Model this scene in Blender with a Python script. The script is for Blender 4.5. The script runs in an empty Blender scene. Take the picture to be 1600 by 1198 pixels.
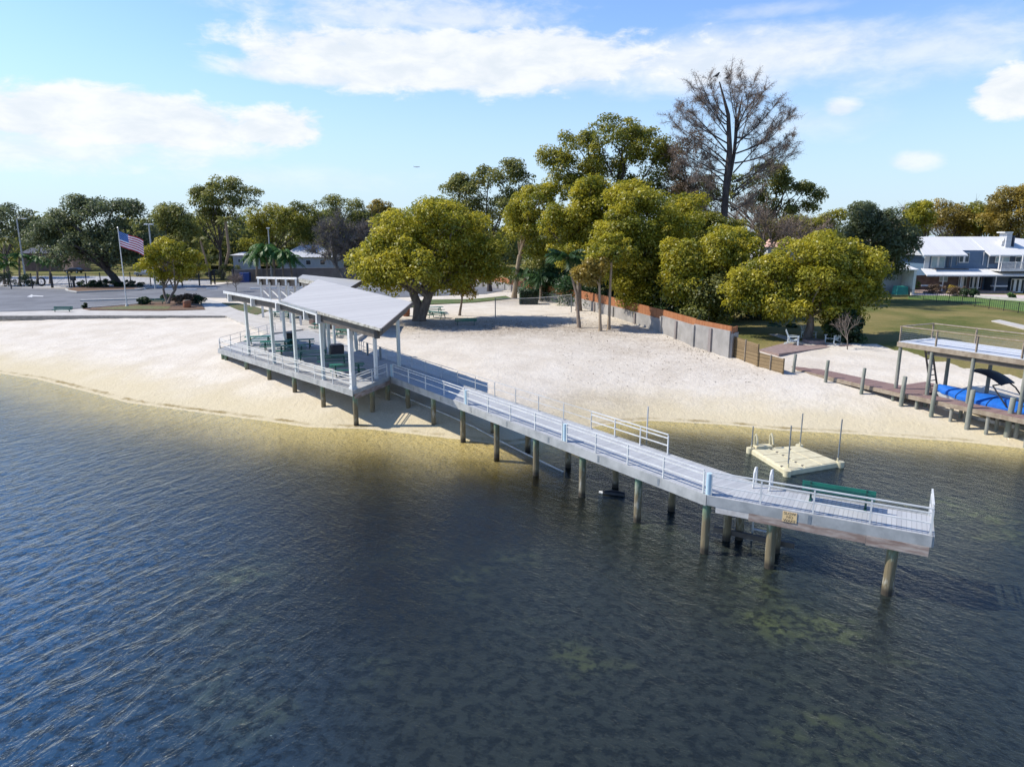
import bpy, math, random
import numpy as np
from mathutils import Vector, Matrix

R = math.radians
sc = bpy.context.scene
col = sc.collection
rng = np.random.default_rng(7)
random.seed(7)

# ------------------------------------------------------------------ camera
F, PITCH, H = 1067.0, R(12.1), 12.0      # focal length in 1600-px units, downward pitch, height over the lake
cd = bpy.data.cameras.new('camera')
cd.sensor_width = 36; cd.lens = 36*F/1600; cd.clip_start = 0.1; cd.clip_end = 20000
cam = bpy.data.objects.new('camera', cd); col.objects.link(cam)
cam.location = (0, 0, H); cam.rotation_euler = (R(90)-PITCH, 0, 0)
sc.camera = cam

def ray(px, py):
    u = (px-800)/F; v = (py-599)/F
    return (u, math.cos(PITCH)-v*math.sin(PITCH), -math.sin(PITCH)-v*math.cos(PITCH))
def G(px, py, z=0.0):
    d = ray(px, py); t = (z-H)/d[2]
    return Vector((d[0]*t, d[1]*t, z))
def W(px, py, Y):
    d = ray(px, py); t = Y/d[1]
    return Vector((d[0]*t, Y, H+d[2]*t))

# ------------------------------------------------------------------ terrain height
SHORE = np.array([(-900,420),(-300,150),(-100,84),(-60,66),(-46.2,60.4),(-41,57.8),(-34.3,53.3),(-28.4,49.2),(-20.3,45.7),(-15.7,43.8),
 (-13.3,42.6),(-9,42.1),(-3.6,40),(-2.6,39.6),(0,38.6),(2.2,40.2),(5.2,42.5),(6.6,43.4),(9.2,44.1),(11.6,43.6),(14.2,43),
 (17.3,41.7),(21.5,40.9),(23.6,40.2),(26.9,39.3),(31,37.4),(38,36.5),(70,38),(150,60),(900,160)], float)
def sdist(X, Y):
    X = np.asarray(X, float); Y = np.asarray(Y, float)
    best = np.full(X.shape, 1e9)
    for a, b in zip(SHORE[:-1], SHORE[1:]):
        ab = b-a; L = ab@ab
        t = np.clip(((X-a[0])*ab[0]+(Y-a[1])*ab[1])/L, 0, 1)
        best = np.minimum(best, np.hypot(X-a[0]-t*ab[0], Y-a[1]-t*ab[1]))
    land = Y > np.interp(X, SHORE[:, 0], SHORE[:, 1])
    return np.where(land, best, -best)
def height(X, Y):
    d = sdist(X, Y)
    up = 2.5*(1-np.exp(-(np.maximum(d, 0)/10.0)**1.2))
    Lw = 19+19*np.clip((4-np.asarray(X, float))/9, 0, 1)      # the bottom shelves more gently on the left
    dn = -2.8*(1-np.exp(-np.maximum(-d, 0)/Lw))
    X = np.asarray(X, float); Y = np.asarray(Y, float)
    rough = 0.03*np.sin(X*1.7+Y*.6)*np.sin(Y*1.3-X*.4)+.02*np.sin(X*3.9)*np.sin(Y*3.1+X)
    rough = rough*np.clip(d/4, 0, 1)*np.clip((34-d)/12, 0, 1)
    return np.where(d > 0, up, dn)+rough
def hz(x, y): return float(height(np.array([x]), np.array([y]))[0])
def hit(px, py):
    z = 1.5
    for _ in range(12):
        p = G(px, py, z); z = .5*z+.5*hz(p.x, p.y)
    p = G(px, py, z); return p

# ------------------------------------------------------------------ node helpers
class NT:
    def __init__(s, tree):
        s.t = tree; s.n = tree.nodes; s.l = tree.links
    def new(s, typ, **kw):
        n = s.n.new(typ)
        for k, v in kw.items():
            if k.startswith('i_'):
                key = k[2:]
                key = int(key) if key.isdigit() else key
                s.set(n, key, v)
            else: setattr(n, k, v)
        return n
    def set(s, n, key, v):
        if isinstance(v, bpy.types.NodeSocket): s.l.new(v, n.inputs[key])
        else: n.inputs[key].default_value = v
    def math(s, op, a, b=None, c=None, clamp=False):
        n = s.n.new('ShaderNodeMath'); n.operation = op; n.use_clamp = clamp
        for i, x in enumerate((a, b, c)):
            if x is not None: s.set(n, i, x)
        return n.outputs[0]
    def ramp(s, x, lo, hi, a=0.0, b=1.0, smooth=True):
        n = s.n.new('ShaderNodeMapRange'); n.interpolation_type = 'SMOOTHSTEP' if smooth else 'LINEAR'
        for i, v in enumerate((x, lo, hi, a, b)): s.set(n, i, v)
        return n.outputs[0]
    def mix(s, f, a, b):
        n = s.n.new('ShaderNodeMix'); n.data_type = 'RGBA'
        s.set(n, 0, f)
        for k, v in ((6, a), (7, b)):
            if not isinstance(v, bpy.types.NodeSocket): v = (*v, 1) if len(v) == 3 else v
            s.set(n, k, v)
        return n.outputs[2]
    def noise(s, vec, scale, detail=3, rough=.55, dist=0.0):
        n = s.n.new('ShaderNodeTexNoise'); s.set(n, 'Vector', vec); s.set(n, 'Scale', scale)
        n.inputs['Detail'].default_value = detail; n.inputs['Roughness'].default_value = rough; n.inputs['Distortion'].default_value = dist
        return n.outputs[0]
    def mapping(s, vec, rot=(0,0,0), scale=(1,1,1), loc=(0,0,0)):
        n = s.n.new('ShaderNodeMapping'); s.set(n, 0, vec)
        n.inputs['Location'].default_value = loc; n.inputs['Rotation'].default_value = rot; n.inputs['Scale'].default_value = scale
        return n.outputs[0]
def new_mat(name):
    m = bpy.data.materials.new(name); m.use_nodes = True
    m.node_tree.nodes.clear()
    t = NT(m.node_tree); out = t.new('ShaderNodeOutputMaterial')
    return m, t, out
def pos(t): return t.new('ShaderNodeNewGeometry').outputs['Position']
def simple(name, c1, c2=None, scale=3.0, rough=.6, bump=0.0, bscale=None, metal=0.0, stretch=(1,1,1), spec=.5, lo=.35, hi=.65):
    m, t, out = new_mat(name)
    b = t.new('ShaderNodeBsdfPrincipled'); b.inputs['Roughness'].default_value = rough; b.inputs['Metallic'].default_value = metal
    b.inputs['Specular IOR Level'].default_value = spec
    p = t.mapping(pos(t), scale=stretch)
    c2 = c2 or tuple(x*.8 for x in c1)
    n = t.noise(p, scale, 5, .6)
    t.set(b, 'Base Color', t.mix(t.ramp(n, lo, hi), c1, c2))
    if bump:
        bn = t.new('ShaderNodeBump'); bn.inputs['Strength'].default_value = 1; bn.inputs['Distance'].default_value = bump
        t.set(bn, 'Height', t.noise(p, bscale or scale*4, 3)); t.set(b, 'Normal', bn.outputs[0])
    t.l.new(b.outputs[0], out.inputs[0]); return m
def planks(name, c1, c2, ang, width, rough=.6, gap=.06, vertical=False, gapc=.35):
    """boards laid side by side along direction ang (radians, in plan), or stacked in z"""
    m, t, out = new_mat(name)
    b = t.new('ShaderNodeBsdfPrincipled'); b.inputs['Roughness'].default_value = rough
    P = pos(t); s = t.new('ShaderNodeSeparateXYZ'); t.set(s, 0, P)
    if vertical == 'z': co = t.math('DIVIDE', s.outputs[2], width)
    else:
        co = t.math('DIVIDE', t.math('ADD', t.math('MULTIPLY', s.outputs[0], math.cos(ang)), t.math('MULTIPLY', s.outputs[1], math.sin(ang))), width)
    fl = t.math('FLOOR', co); fr = t.math('SUBTRACT', co, fl)
    wn = t.new('ShaderNodeTexWhiteNoise', noise_dimensions='1D'); t.set(wn, 'W', fl)
    n = t.noise(P, 2.2, 5, .65)
    v = t.math('ADD', t.math('MULTIPLY', wn.outputs[0], .5), t.math('MULTIPLY', n, .6))
    cc = t.mix(t.ramp(v, .25, .85), c1, c2)
    g = t.math('LESS_THAN', fr, gap)
    t.set(b, 'Base Color', t.mix(g, cc, tuple(x*gapc for x in c1)))
    bn = t.new('ShaderNodeBump'); bn.inputs['Distance'].default_value = .01
    t.set(bn, 'Height', t.math('SUBTRACT', 1.0, g)); t.set(b, 'Normal', bn.outputs[0])
    t.l.new(b.outputs[0], out.inputs[0]); return m
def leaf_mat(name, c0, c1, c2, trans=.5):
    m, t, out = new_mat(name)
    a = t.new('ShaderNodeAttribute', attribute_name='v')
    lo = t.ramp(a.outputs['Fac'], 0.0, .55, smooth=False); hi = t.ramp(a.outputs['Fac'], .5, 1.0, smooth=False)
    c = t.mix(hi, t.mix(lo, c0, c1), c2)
    d = t.new('ShaderNodeBsdfDiffuse'); tr = t.new('ShaderNodeBsdfTranslucent'); gl = t.new('ShaderNodeBsdfGlossy'); gl.inputs['Roughness'].default_value = .45
    t.set(d, 0, c); t.set(tr, 0, c); t.set(gl, 0, (.9,.9,.9,1))
    mx = t.new('ShaderNodeMixShader'); mx.inputs[0].default_value = trans
    t.l.new(d.outputs[0], mx.inputs[1]); t.l.new(tr.outputs[0], mx.inputs[2])
    m2 = t.new('ShaderNodeMixShader'); m2.inputs[0].default_value = .03
    t.l.new(mx.outputs[0], m2.inputs[1]); t.l.new(gl.outputs[0], m2.inputs[2])
    t.l.new(m2.outputs[0], out.inputs[0]); return m
def siding(name, c, pitch=.18):
    return planks(name, c, tuple(x*.85 for x in c), 0, pitch, .6, .1, 'z', .6)

M = {}
M['white'] = simple('white_paint', (.70,.685,.65), (.60,.59,.56), 2.0, .4)
M['fascia'] = simple('grey_painted_fascia', (.40,.40,.385), (.28,.285,.275), 1.3, .6)
M['deck_grey'] = planks('grey_deck_boards', (.37,.375,.375), (.44,.445,.44), R(-54.7), .15, .6, .07, gapc=.76)
M['deck_end'] = planks('grey_deck_boards_end', (.37,.375,.375), (.44,.445,.44), R(-29.7), .15, .6, .07, gapc=.76)
M['deck_platform'] = planks('grey_platform_boards', (.34,.34,.335), (.42,.42,.41), R(43), .15, .6, .07, gapc=.76)
M['column'] = simple('weathered_column_paint', (.46,.50,.47), (.56,.58,.55), 1.2, .5)
M['roof_white'] = planks('white_metal_roof', (.45,.435,.41), (.51,.495,.465), R(133), .42, .75, .07, gapc=.86)
M['roof_shelter'] = planks('pale_metal_roof', (.36,.355,.345), (.41,.405,.39), R(150), .5, .75, .06, gapc=.85)
M['roof_house'] = planks('house_metal_roof', (.64,.63,.60), (.68,.67,.64), 0, .5, .8, .06, gapc=.85)
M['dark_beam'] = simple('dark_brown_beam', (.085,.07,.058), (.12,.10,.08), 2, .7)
M['old_trim'] = simple('peeling_trim', (.55,.52,.44), (.25,.22,.16), 4, .7)
M['old_edge'] = simple('dark_path_edging', (.22,.20,.17), (.32,.29,.25), 2, .9)
M['timber'] = simple('weathered_timber', (.24,.165,.13), (.40,.33,.28), 1.5, .8, .01, 8, stretch=(1,1,5))
M['timber_pale'] = simple('bleached_timber', (.58,.55,.50), (.46,.42,.38), 3, .8)
M['rail'] = simple('white_rail_paint', (.64,.64,.61), (.54,.54,.52), 2, .4)
M['rail_far'] = simple('weathered_rail', (.50,.51,.50), (.40,.40,.38), 2, .5)
M['cap_blue'] = simple('pale_blue_post', (.42,.56,.62), (.50,.62,.66), 2, .5)
M['green'] = simple('green_plastic', (.012,.16,.105), (.010,.12,.085), 2, .45)
M['green_dark'] = simple('dark_green_paint', (.015,.07,.055), (.02,.09,.07), 2, .5)
M['black'] = simple('black_metal', (.012,.012,.014), (.025,.025,.028), 2, .5)
M['bin'] = simple('dark_bin_plastic', (.028,.024,.03), (.04,.034,.04), 2, .5)
M['blue_bin'] = simple('blue_plastic', (.012,.045,.20), (.015,.06,.24), 2, .5)
M['asphalt'] = simple('asphalt', (.115,.12,.13), (.165,.17,.18), .25, .9, .01, 12)
M['road'] = simple('road_surface', (.36,.36,.36), (.44,.43,.42), .2, .9)
M['concrete'] = simple('concrete', (.42,.39,.345), (.50,.47,.42), .8, .85, .004, 20)
M['kerb'] = simple('kerb_concrete', (.52,.50,.45), (.45,.43,.39), 1.2, .85)
M['wall_block'] = simple('grey_block_wall', (.25,.235,.215), (.33,.31,.285), .7, .85, .01, 6)
M['wall_brown'] = simple('taupe_wall', (.20,.17,.155), (.25,.215,.20), .6, .85)
M['orange_wood'] = planks('orange_fence_boards', (.30,.105,.035), (.38,.155,.06), R(-60), .16, .7, .1)
M['brown_wood'] = planks('brown_fence_boards', (.17,.115,.055), (.26,.18,.09), 0, .14, .75, .1, 'z')
M['dock_red'] = planks('reddish_deck_boards', (.22,.135,.115), (.29,.19,.16), R(-60), .14, .7, .1)
M['dock_wood'] = simple('aged_dock_wood', (.22,.17,.12), (.32,.26,.19), 3, .8)
M['terrace'] = simple('white_roof_deck', (.50,.52,.55), (.56,.58,.60), 1, .7)
M['paver'] = simple('brown_pavers', (.23,.165,.145), (.30,.22,.195), 3, .85, .008, 14)
M['mulch'] = simple('mulch', (.10,.055,.03), (.17,.10,.055), 5, .95, .03, 14)
M['float'] = simple('cream_plastic', (.64,.58,.38), (.56,.49,.31), 3, .5)
M['blue_cover'] = simple('blue_boat_cover', (.008,.11,.46), (.010,.14,.54), 3, .55, .03, 2.5)
M['navy'] = simple('navy_canvas', (.01,.02,.045), (.015,.028,.06), 3, .6)
M['boat_white'] = simple('white_gelcoat', (.8,.8,.8), (.74,.74,.74), 2, .25)
M['steel'] = simple('galvanised_steel', (.42,.44,.46), (.32,.34,.36), 4, .4, metal=.7)
M['grey_pole'] = simple('grey_pole', (.16,.18,.19), (.22,.24,.24), 4, .5)
M['cream_light'] = simple('lamp_pole_concrete', (.46,.45,.42), (.40,.39,.37), 2, .7)
M['barrel'] = simple('terracotta_barrel', (.33,.12,.05), (.26,.09,.04), 3, .7)
M['flag_red'] = simple('flag_red', (.42,.025,.05), (.36,.02,.04), 2, .8)
M['flag_white'] = simple('flag_white', (.75,.75,.78), (.70,.70,.74), 2, .8)
M['flag_blue'] = simple('flag_blue', (.015,.10,.32), (.012,.085,.27), 2, .8)
M['siding_blue'] = siding('blue_siding', (.10,.165,.25))
M['siding_slate'] = siding('slate_siding', (.055,.075,.11))
M['siding_pale'] = siding('pale_siding', (.56,.57,.58))
M['house_grey'] = simple('grey_stucco', (.42,.42,.43), (.48,.48,.48), 1, .8)
M['glass'] = simple('window_glass', (.02,.03,.04), (.04,.055,.07), 1, .06)
M['glass_pale'] = simple('curtained_glass', (.22,.30,.32), (.30,.36,.37), 1, .1)
M['porch_dark'] = simple('brown_wall_porch_shade', (.10,.06,.05), (.16,.10,.08), 1.5, .7)
M['roof_dark'] = simple('charcoal_shingles', (.06,.065,.09), (.09,.095,.12), 1.5, .9)
M['roof_grey'] = simple('light_grey_shingles', (.44,.45,.47), (.52,.53,.54), 1, .9)
M['roof_pink'] = simple('salmon_tiles', (.58,.33,.24), (.66,.42,.31), 1.5, .8)
M['teal'] = simple('teal_tarp', (.02,.22,.18), (.03,.28,.22), 2, .6)
M['car_dark'] = simple('dark_car_paint', (.018,.02,.025), (.025,.028,.034), 1, .2)
M['car_silver'] = simple('silver_car_paint', (.50,.52,.54), (.44,.46,.48), 1, .25)
M['tyre'] = simple('rubber', (.015,.015,.015), (.025,.025,.025), 4, .8)
M['sign_yellow'] = simple('faded_yellow_sign', (.74,.52,.25), (.64,.46,.25), 3, .6)
M['sign_ink'] = simple('sign_lettering', (.09,.06,.04), (.16,.12,.07), 5, .7)
M['net'] = simple('net_cord', (.35,.35,.34), (.45,.45,.44), 3, .8)
M['chair_white'] = simple('white_chair_plastic', (.74,.79,.76), (.66,.71,.68), 3, .5)
M['pipe'] = simple('pale_pipe', (.62,.60,.54), (.50,.48,.42), 3, .6)
M['litter'] = simple('leaf_litter', (.075,.05,.03), (.14,.10,.06), 9, .95)
M['bark'] = simple('grey_bark', (.13,.105,.085), (.23,.19,.155), 2.5, .95, .04, 6, stretch=(1,1,.35))
M['bark_dark'] = simple('dark_bark', (.055,.042,.036), (.10,.08,.07), 2.5, .95, .04, 6, stretch=(1,1,.35))
M['bark_pale'] = simple('pale_trunk_bark', (.27,.20,.13), (.36,.28,.19), 2.5, .9, .03, 6, stretch=(1,1,.35))
M['palm_bark'] = simple('palm_bark', (.22,.165,.12), (.30,.23,.17), 4, .9, .03, 6)
M['twig'] = simple('bare_twigs', (.22,.165,.13), (.29,.225,.18), 1.2, .95)
M['twig_grey'] = simple('grey_twigs', (.17,.145,.125), (.22,.19,.165), 1.2, .95)
M['plane'] = simple('airliner_skin', (.25,.28,.33), (.3,.33,.38), 1, .4)
M['bird'] = simple('black_feathers', (.012,.012,.014), (.02,.02,.022), 9, .7)
L = {}
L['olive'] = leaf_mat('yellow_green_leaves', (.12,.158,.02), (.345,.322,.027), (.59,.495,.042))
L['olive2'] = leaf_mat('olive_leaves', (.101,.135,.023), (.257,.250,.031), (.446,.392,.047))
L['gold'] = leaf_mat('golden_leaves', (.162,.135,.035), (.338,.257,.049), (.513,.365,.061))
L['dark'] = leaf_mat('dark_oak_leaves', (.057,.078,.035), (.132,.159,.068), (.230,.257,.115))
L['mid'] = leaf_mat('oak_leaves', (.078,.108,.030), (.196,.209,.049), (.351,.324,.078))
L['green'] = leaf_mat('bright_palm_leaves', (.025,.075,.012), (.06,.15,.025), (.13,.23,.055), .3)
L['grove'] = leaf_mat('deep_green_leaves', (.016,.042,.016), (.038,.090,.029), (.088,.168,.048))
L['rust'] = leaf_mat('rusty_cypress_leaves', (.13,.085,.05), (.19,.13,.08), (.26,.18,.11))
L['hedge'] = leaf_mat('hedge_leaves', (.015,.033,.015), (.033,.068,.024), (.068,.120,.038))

# ------------------------------------------------------------------ mesh builder
class MB:
    def __init__(s): s.v = []; s.f = []
    def _add(s, vs, fs):
        o = len(s.v); s.v += [tuple(v) for v in vs]; s.f += [tuple(i+o for i in f) for f in fs]; return s
    def box(s, c, size, rz=0.0, taper=1.0):
        cx, cy, cz = c; x, y, z = (q/2 for q in size); ca, sa = math.cos(rz), math.sin(rz)
        vs = []
        for dz in (-1, 1):
            k = taper if dz > 0 else 1
            for dx, dy in ((-1,-1),(1,-1),(1,1),(-1,1)):
                a, b = dx*x*k, dy*y*k
                vs.append((cx+a*ca-b*sa, cy+a*sa+b*ca, cz+dz*z))
        return s._add(vs, [(3,2,1,0),(4,5,6,7),(0,1,5,4),(1,2,6,5),(2,3,7,6),(3,0,4,7)])
    def beam(s, p0, p1, w, h):
        """box along p0-p1; w across in plan, h up; the axis is the centre line"""
        p0 = Vector(p0); p1 = Vector(p1); d = (p1-p0).normalized()
        up = Vector((0,0,1)) if abs(d.z) < .95 else Vector((1,0,0))
        sd = d.cross(up).normalized(); u = sd.cross(d).normalized()
        vs = [p+sd*a*w/2+u*b*h/2 for p in (p0, p1) for a, b in ((-1,-1),(1,-1),(1,1),(-1,1))]
        return s._add(vs, [(0,1,2,3),(7,6,5,4),(0,4,5,1),(1,5,6,2),(2,6,7,3),(3,7,4,0)])
    def tube(s, pts, rad, n=8, cap=True):
        pts = [Vector(p) for p in pts]
        if not hasattr(rad, '__len__'): rad = [rad]*len(pts)
        vs = []; fs = []
        d0 = (pts[1]-pts[0]).normalized()
        ref = Vector((1,0,0)) if abs(d0.x) < .8 else Vector((0,1,0))
        for i, p in enumerate(pts):
            d = (pts[min(i+1, len(pts)-1)]-pts[max(i-1, 0)]).normalized()
            a = d.cross(ref).normalized(); b = d.cross(a)
            for k in range(n):
                t = 2*math.pi*k/n; vs.append(p+(a*math.cos(t)+b*math.sin(t))*rad[i])
        for i in range(len(pts)-1):
            for k in range(n):
                k2 = (k+1) % n; fs.append((i*n+k, i*n+k2, (i+1)*n+k2, (i+1)*n+k))
        if cap: fs += [tuple(range(n))[::-1], tuple((len(pts)-1)*n+k for k in range(n))]
        return s._add(vs, fs)
    def prism(s, poly, z0, z1):
        n = len(poly)
        vs = [(p[0], p[1], z0 if not hasattr(z0, '__len__') else z0[i]) for i, p in enumerate(poly)]
        vs += [(p[0], p[1], z1 if not hasattr(z1, '__len__') else z1[i]) for i, p in enumerate(poly)]
        return s._add(vs, [tuple(range(n))[::-1], tuple(range(n, 2*n))]+[(i, (i+1) % n, n+(i+1) % n, n+i) for i in range(n)])
    def slab(s, quad, th):
        n = len(quad)
        return s.prism([(q[0], q[1]) for q in quad], [q[2]-th for q in quad], [q[2] for q in quad])
    def faces(s, vs, fs): return s._add(vs, fs)
    def build(s, name, mat, parent=None, smooth=False, bevel=0.0):
        me = bpy.data.meshes.new(name)
        o = org(parent)
        me.from_pydata([(v[0]-o.x, v[1]-o.y, v[2]-o.z) for v in s.v], [], s.f)
        me.materials.append(mat); me.update()
        if smooth:
            me.polygons.foreach_set('use_smooth', [True]*len(me.polygons)); me.set_sharp_from_angle(angle=R(42))
        ob = bpy.data.objects.new(name, me); col.objects.link(ob)
        if parent is not None: ob.parent = parent
        if bevel:
            b = ob.modifiers.new('bevel', 'BEVEL'); b.width = bevel; b.segments = 2; b.limit_method = 'ANGLE'
        return ob
def org(o):
    v = Vector((0,0,0))
    while o is not None: v = v+Vector(o.location); o = o.parent
    return v
def tag(o, label=None, cat=None, group=None, kind=None):
    if label: o['label'] = label
    if cat: o['category'] = cat
    if group: o['group'] = group
    if kind: o['kind'] = kind
    return o
def thing(name, label, cat, loc=(0,0,0), group=None):
    o = bpy.data.objects.new(name, None); col.objects.link(o); o.location = loc; o.empty_display_size = .3
    return tag(o, label, cat, group)
def struct(name, mb, mat, smooth=False, label=None):
    return tag(mb.build(name, mat, None, smooth), label, None, None, 'structure')
def kids(o): return [c for c in list(col.objects) if c.parent == o]
def dup(o, loc, rz, label=None, group=None, parent=None):
    c = o.copy(); col.objects.link(c)
    if parent is None:
        c.location = loc; c.rotation_euler = (0, 0, rz)
        if label: c['label'] = label
        if group: c['group'] = group
    else: c.parent = parent
    for ch in kids(o): dup(ch, None, None, parent=c)
    return c
def quad_mesh(name, mat, V4, v, parent=None):
    """V4 (N,4,3) quads, v (N) random value per face"""
    N = len(V4); me = bpy.data.meshes.new(name)
    o = org(parent)
    co = (V4.reshape(-1, 3)-np.array([o.x, o.y, o.z])).astype(np.float32)
    me.vertices.add(4*N); me.vertices.foreach_set('co', co.ravel())
    me.loops.add(4*N); me.loops.foreach_set('vertex_index', np.arange(4*N, dtype=np.int32))
    me.polygons.add(N); me.polygons.foreach_set('loop_start', np.arange(0, 4*N, 4, dtype=np.int32))
    at = me.attributes.new('v', 'FLOAT', 'FACE'); at.data.foreach_set('value', np.asarray(v, np.float32))
    me.materials.append(mat); me.update(calc_edges=True); me.validate()
    ob = bpy.data.objects.new(name, me); col.objects.link(ob)
    if parent is not None: ob.parent = parent
    return ob
def unit(a): return a/np.maximum(np.linalg.norm(a, axis=1, keepdims=True), 1e-9)
def leaf_quads(c, nrm, size, asp=.55):
    N = len(c); t = unit(np.cross(nrm, rng.normal(size=(N, 3)))); b = unit(np.cross(nrm, t))
    s = np.asarray(size).reshape(-1, 1)
    return np.stack([c-t*s*.5, c+b*s*asp*.5+nrm*s*.12, c+t*s*.5, c-b*s*asp*.5+nrm*s*.12], 1)

# ------------------------------------------------------------------ sky and sun
SUN_EL = R(47); SUN_V = Vector((-1.0, 0.14, 0)).normalized()      # the sun stands to the left of the view
sc.view_settings.view_transform = 'Standard'; sc.view_settings.look = 'None'; sc.view_settings.gamma = 1
sc.view_settings.exposure = 0.72; sc.view_settings.use_curve_mapping = False
wd = bpy.data.worlds.new('World'); sc.world = wd; wd.use_nodes = True
wd.node_tree.nodes.clear(); t = NT(wd.node_tree)
SKY_STR = 0.15
sky = t.new('ShaderNodeTexSky', sky_type='NISHITA', sun_disc=False, sun_elevation=SUN_EL,
            sun_rotation=math.atan2(SUN_V.x, SUN_V.y), altitude=0, air_density=1.0, dust_density=0.6, ozone_density=2.0)
gen = t.new('ShaderNodeTexCoord').outputs['Generated']
sx = t.new('ShaderNodeSeparateXYZ'); t.set(sx, 0, gen)
az = t.math('ARCTAN2', sx.outputs[0], sx.outputs[1]); el = t.math('ARCSINE', sx.outputs[2])
cv = t.new('ShaderNodeCombineXYZ'); t.set(cv, 0, az); t.set(cv, 1, t.math('MULTIPLY', el, 2.4)); cv = cv.outputs[0]
n_big = t.noise(cv, 5.0, 6, .6); n_fine = t.noise(cv, 16.0, 7, .62, .3)
nn = t.math('ADD', t.math('MULTIPLY', t.math('SUBTRACT', n_big, .5), 1.6), t.math('MULTIPLY', t.math('SUBTRACT', n_fine, .5), 1.5))
def azel(px, py):
    d = Vector(ray(px, py)).normalized(); return math.atan2(d.x, d.y), math.asin(d.z)
CLOUDS = [  # centre x, y, half-width, half-height in 1600-px units of the sky, weight, ragged, softness
 (720, 95, 450, 66, .95, .65, .36), (1180, 92, 520, 66, .82, .5, .8), (480, 112, 190, 28, .9, .5, .5), (1480, 75, 340, 80, .62, .7, 1.0),
 (860, 132, 340, 20, .6, .5, .9), (640, 28, 330, 46, .72, .9, .8), (1250, 12, 170, 16, .35, .9, 1.0), (430, 50, 90, 24, .4, .9, .8),
 (150, 185, 310, 58, .95, .8, .4), (80, 232, 340, 58, .75, .9, .8), (430, 200, 95, 40, .95, 1.0, .4), (300, 225, 200, 32, .75, .9, .8),
 (1590, 143, 95, 48, .97, .8, .35), (1312, 168, 42, 20, .8, .7, .7), (1432, 251, 52, 20, .7, .7, .7), (1275, 190, 150, 40, .38, .7, 1.2),
 (350, 275, 400, 30, .35, .7, 1.2),
 (900, -350, 500, 90, .8, .7, .7), (-300, -420, 400, 90, .7, .7, .7)]
cov = None; rags = {}
ae = t.new('ShaderNodeCombineXYZ'); t.set(ae, 0, az); t.set(ae, 1, el); ae = ae.outputs[0]
for (cx, cy, rx, ry, w, rag, soft) in CLOUDS:
    a1, _ = azel(cx+rx, cy); a2, _ = azel(cx-rx, cy); _, e1 = azel(cx, cy-ry); _, e2 = azel(cx, cy+ry)
    ka, ke = 2/abs(a1-a2), 2/abs(e1-e2)
    if rag not in rags: rags[rag] = t.math('MULTIPLY_ADD', nn, rag, 1.0)
    ln = t.new('ShaderNodeVectorMath', operation='LENGTH')
    t.set(ln, 0, t.mapping(ae, scale=(ka, ke, 1), loc=(-(a1+a2)/2*ka, -(e1+e2)/2*ke, 0)))
    c = t.ramp(t.math('SUBTRACT', rags[rag], ln.outputs['Value']), 0.0, soft, 0.0, w)
    cov = c if cov is None else t.math('MAXIMUM', cov, c)
shade = t.ramp(n_fine, .3, .7)
cloudc = t.mix(shade, (3.35, 3.6, 3.85), (4.1, 4.18, 4.25))
blue = t.new('ShaderNodeVectorMath', operation='MULTIPLY'); t.set(blue, 0, sky.outputs[0]); blue.inputs[1].default_value = (.66, .76, .92)
deep = t.mix(t.ramp(el, R(17), R(42)), (1,1,1), (.42,.62,.86))
b2 = t.new('ShaderNodeVectorMath', operation='MULTIPLY'); t.set(b2, 0, blue.outputs[0]); t.set(b2, 1, deep)
hz_ = t.ramp(el, R(17), R(-2), 0.0, .9)
skyc = t.mix(cov, t.mix(hz_, b2.outputs[0], (2.6, 3.3, 3.85)), cloudc)
bg = t.new('ShaderNodeBackground'); t.set(bg, 0, skyc); bg.inputs[1].default_value = SKY_STR
wd.cycles.sampling_method = 'MANUAL'; wd.cycles.sample_map_resolution = 256
wo = t.new('ShaderNodeOutputWorld'); t.l.new(bg.outputs[0], wo.inputs[0])
sd = bpy.data.lights.new('sun', 'SUN'); sd.energy = 3.4; sd.angle = R(.6); sd.color = (1, .94, .84)
so = bpy.data.objects.new('sun', sd); col.objects.link(so)
sv = Vector((SUN_V.x*math.cos(SUN_EL), SUN_V.y*math.cos(SUN_EL), math.sin(SUN_EL)))
so.rotation_euler = sv.to_track_quat('Z', 'Y').to_euler(); so.location = (-60, 0, 60)

# ------------------------------------------------------------------ ground
def inpoly(X, Y, poly):
    ins = np.zeros(X.shape, bool); n = len(poly)
    for i in range(n):
        x0, y0 = poly[i][:2]; x1, y1 = poly[(i+1) % n][:2]
        if y0 == y1: continue
        ins ^= ((y0 > Y) != (y1 > Y)) & (X < (x1-x0)*(Y-y0)/(y1-y0)+x0)
    return ins
def axis(a, b, step, far, grow=1.18):
    c = list(np.arange(a, b, step)); s = step; x = c[-1]
    while x < far: s *= grow; x += s; c.append(x)
    s = step; x = a; pre = []
    while x > -far: s *= grow; x -= s; pre.append(x)
    return np.array(pre[::-1]+c)
gx = axis(-110, 110, .75, 6000); gy = np.concatenate([axis(-10, 150, .6, 9000)])
gy = gy[gy > -400]
GX, GY = np.meshgrid(gx, gy); GZ = height(GX, GY)
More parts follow.
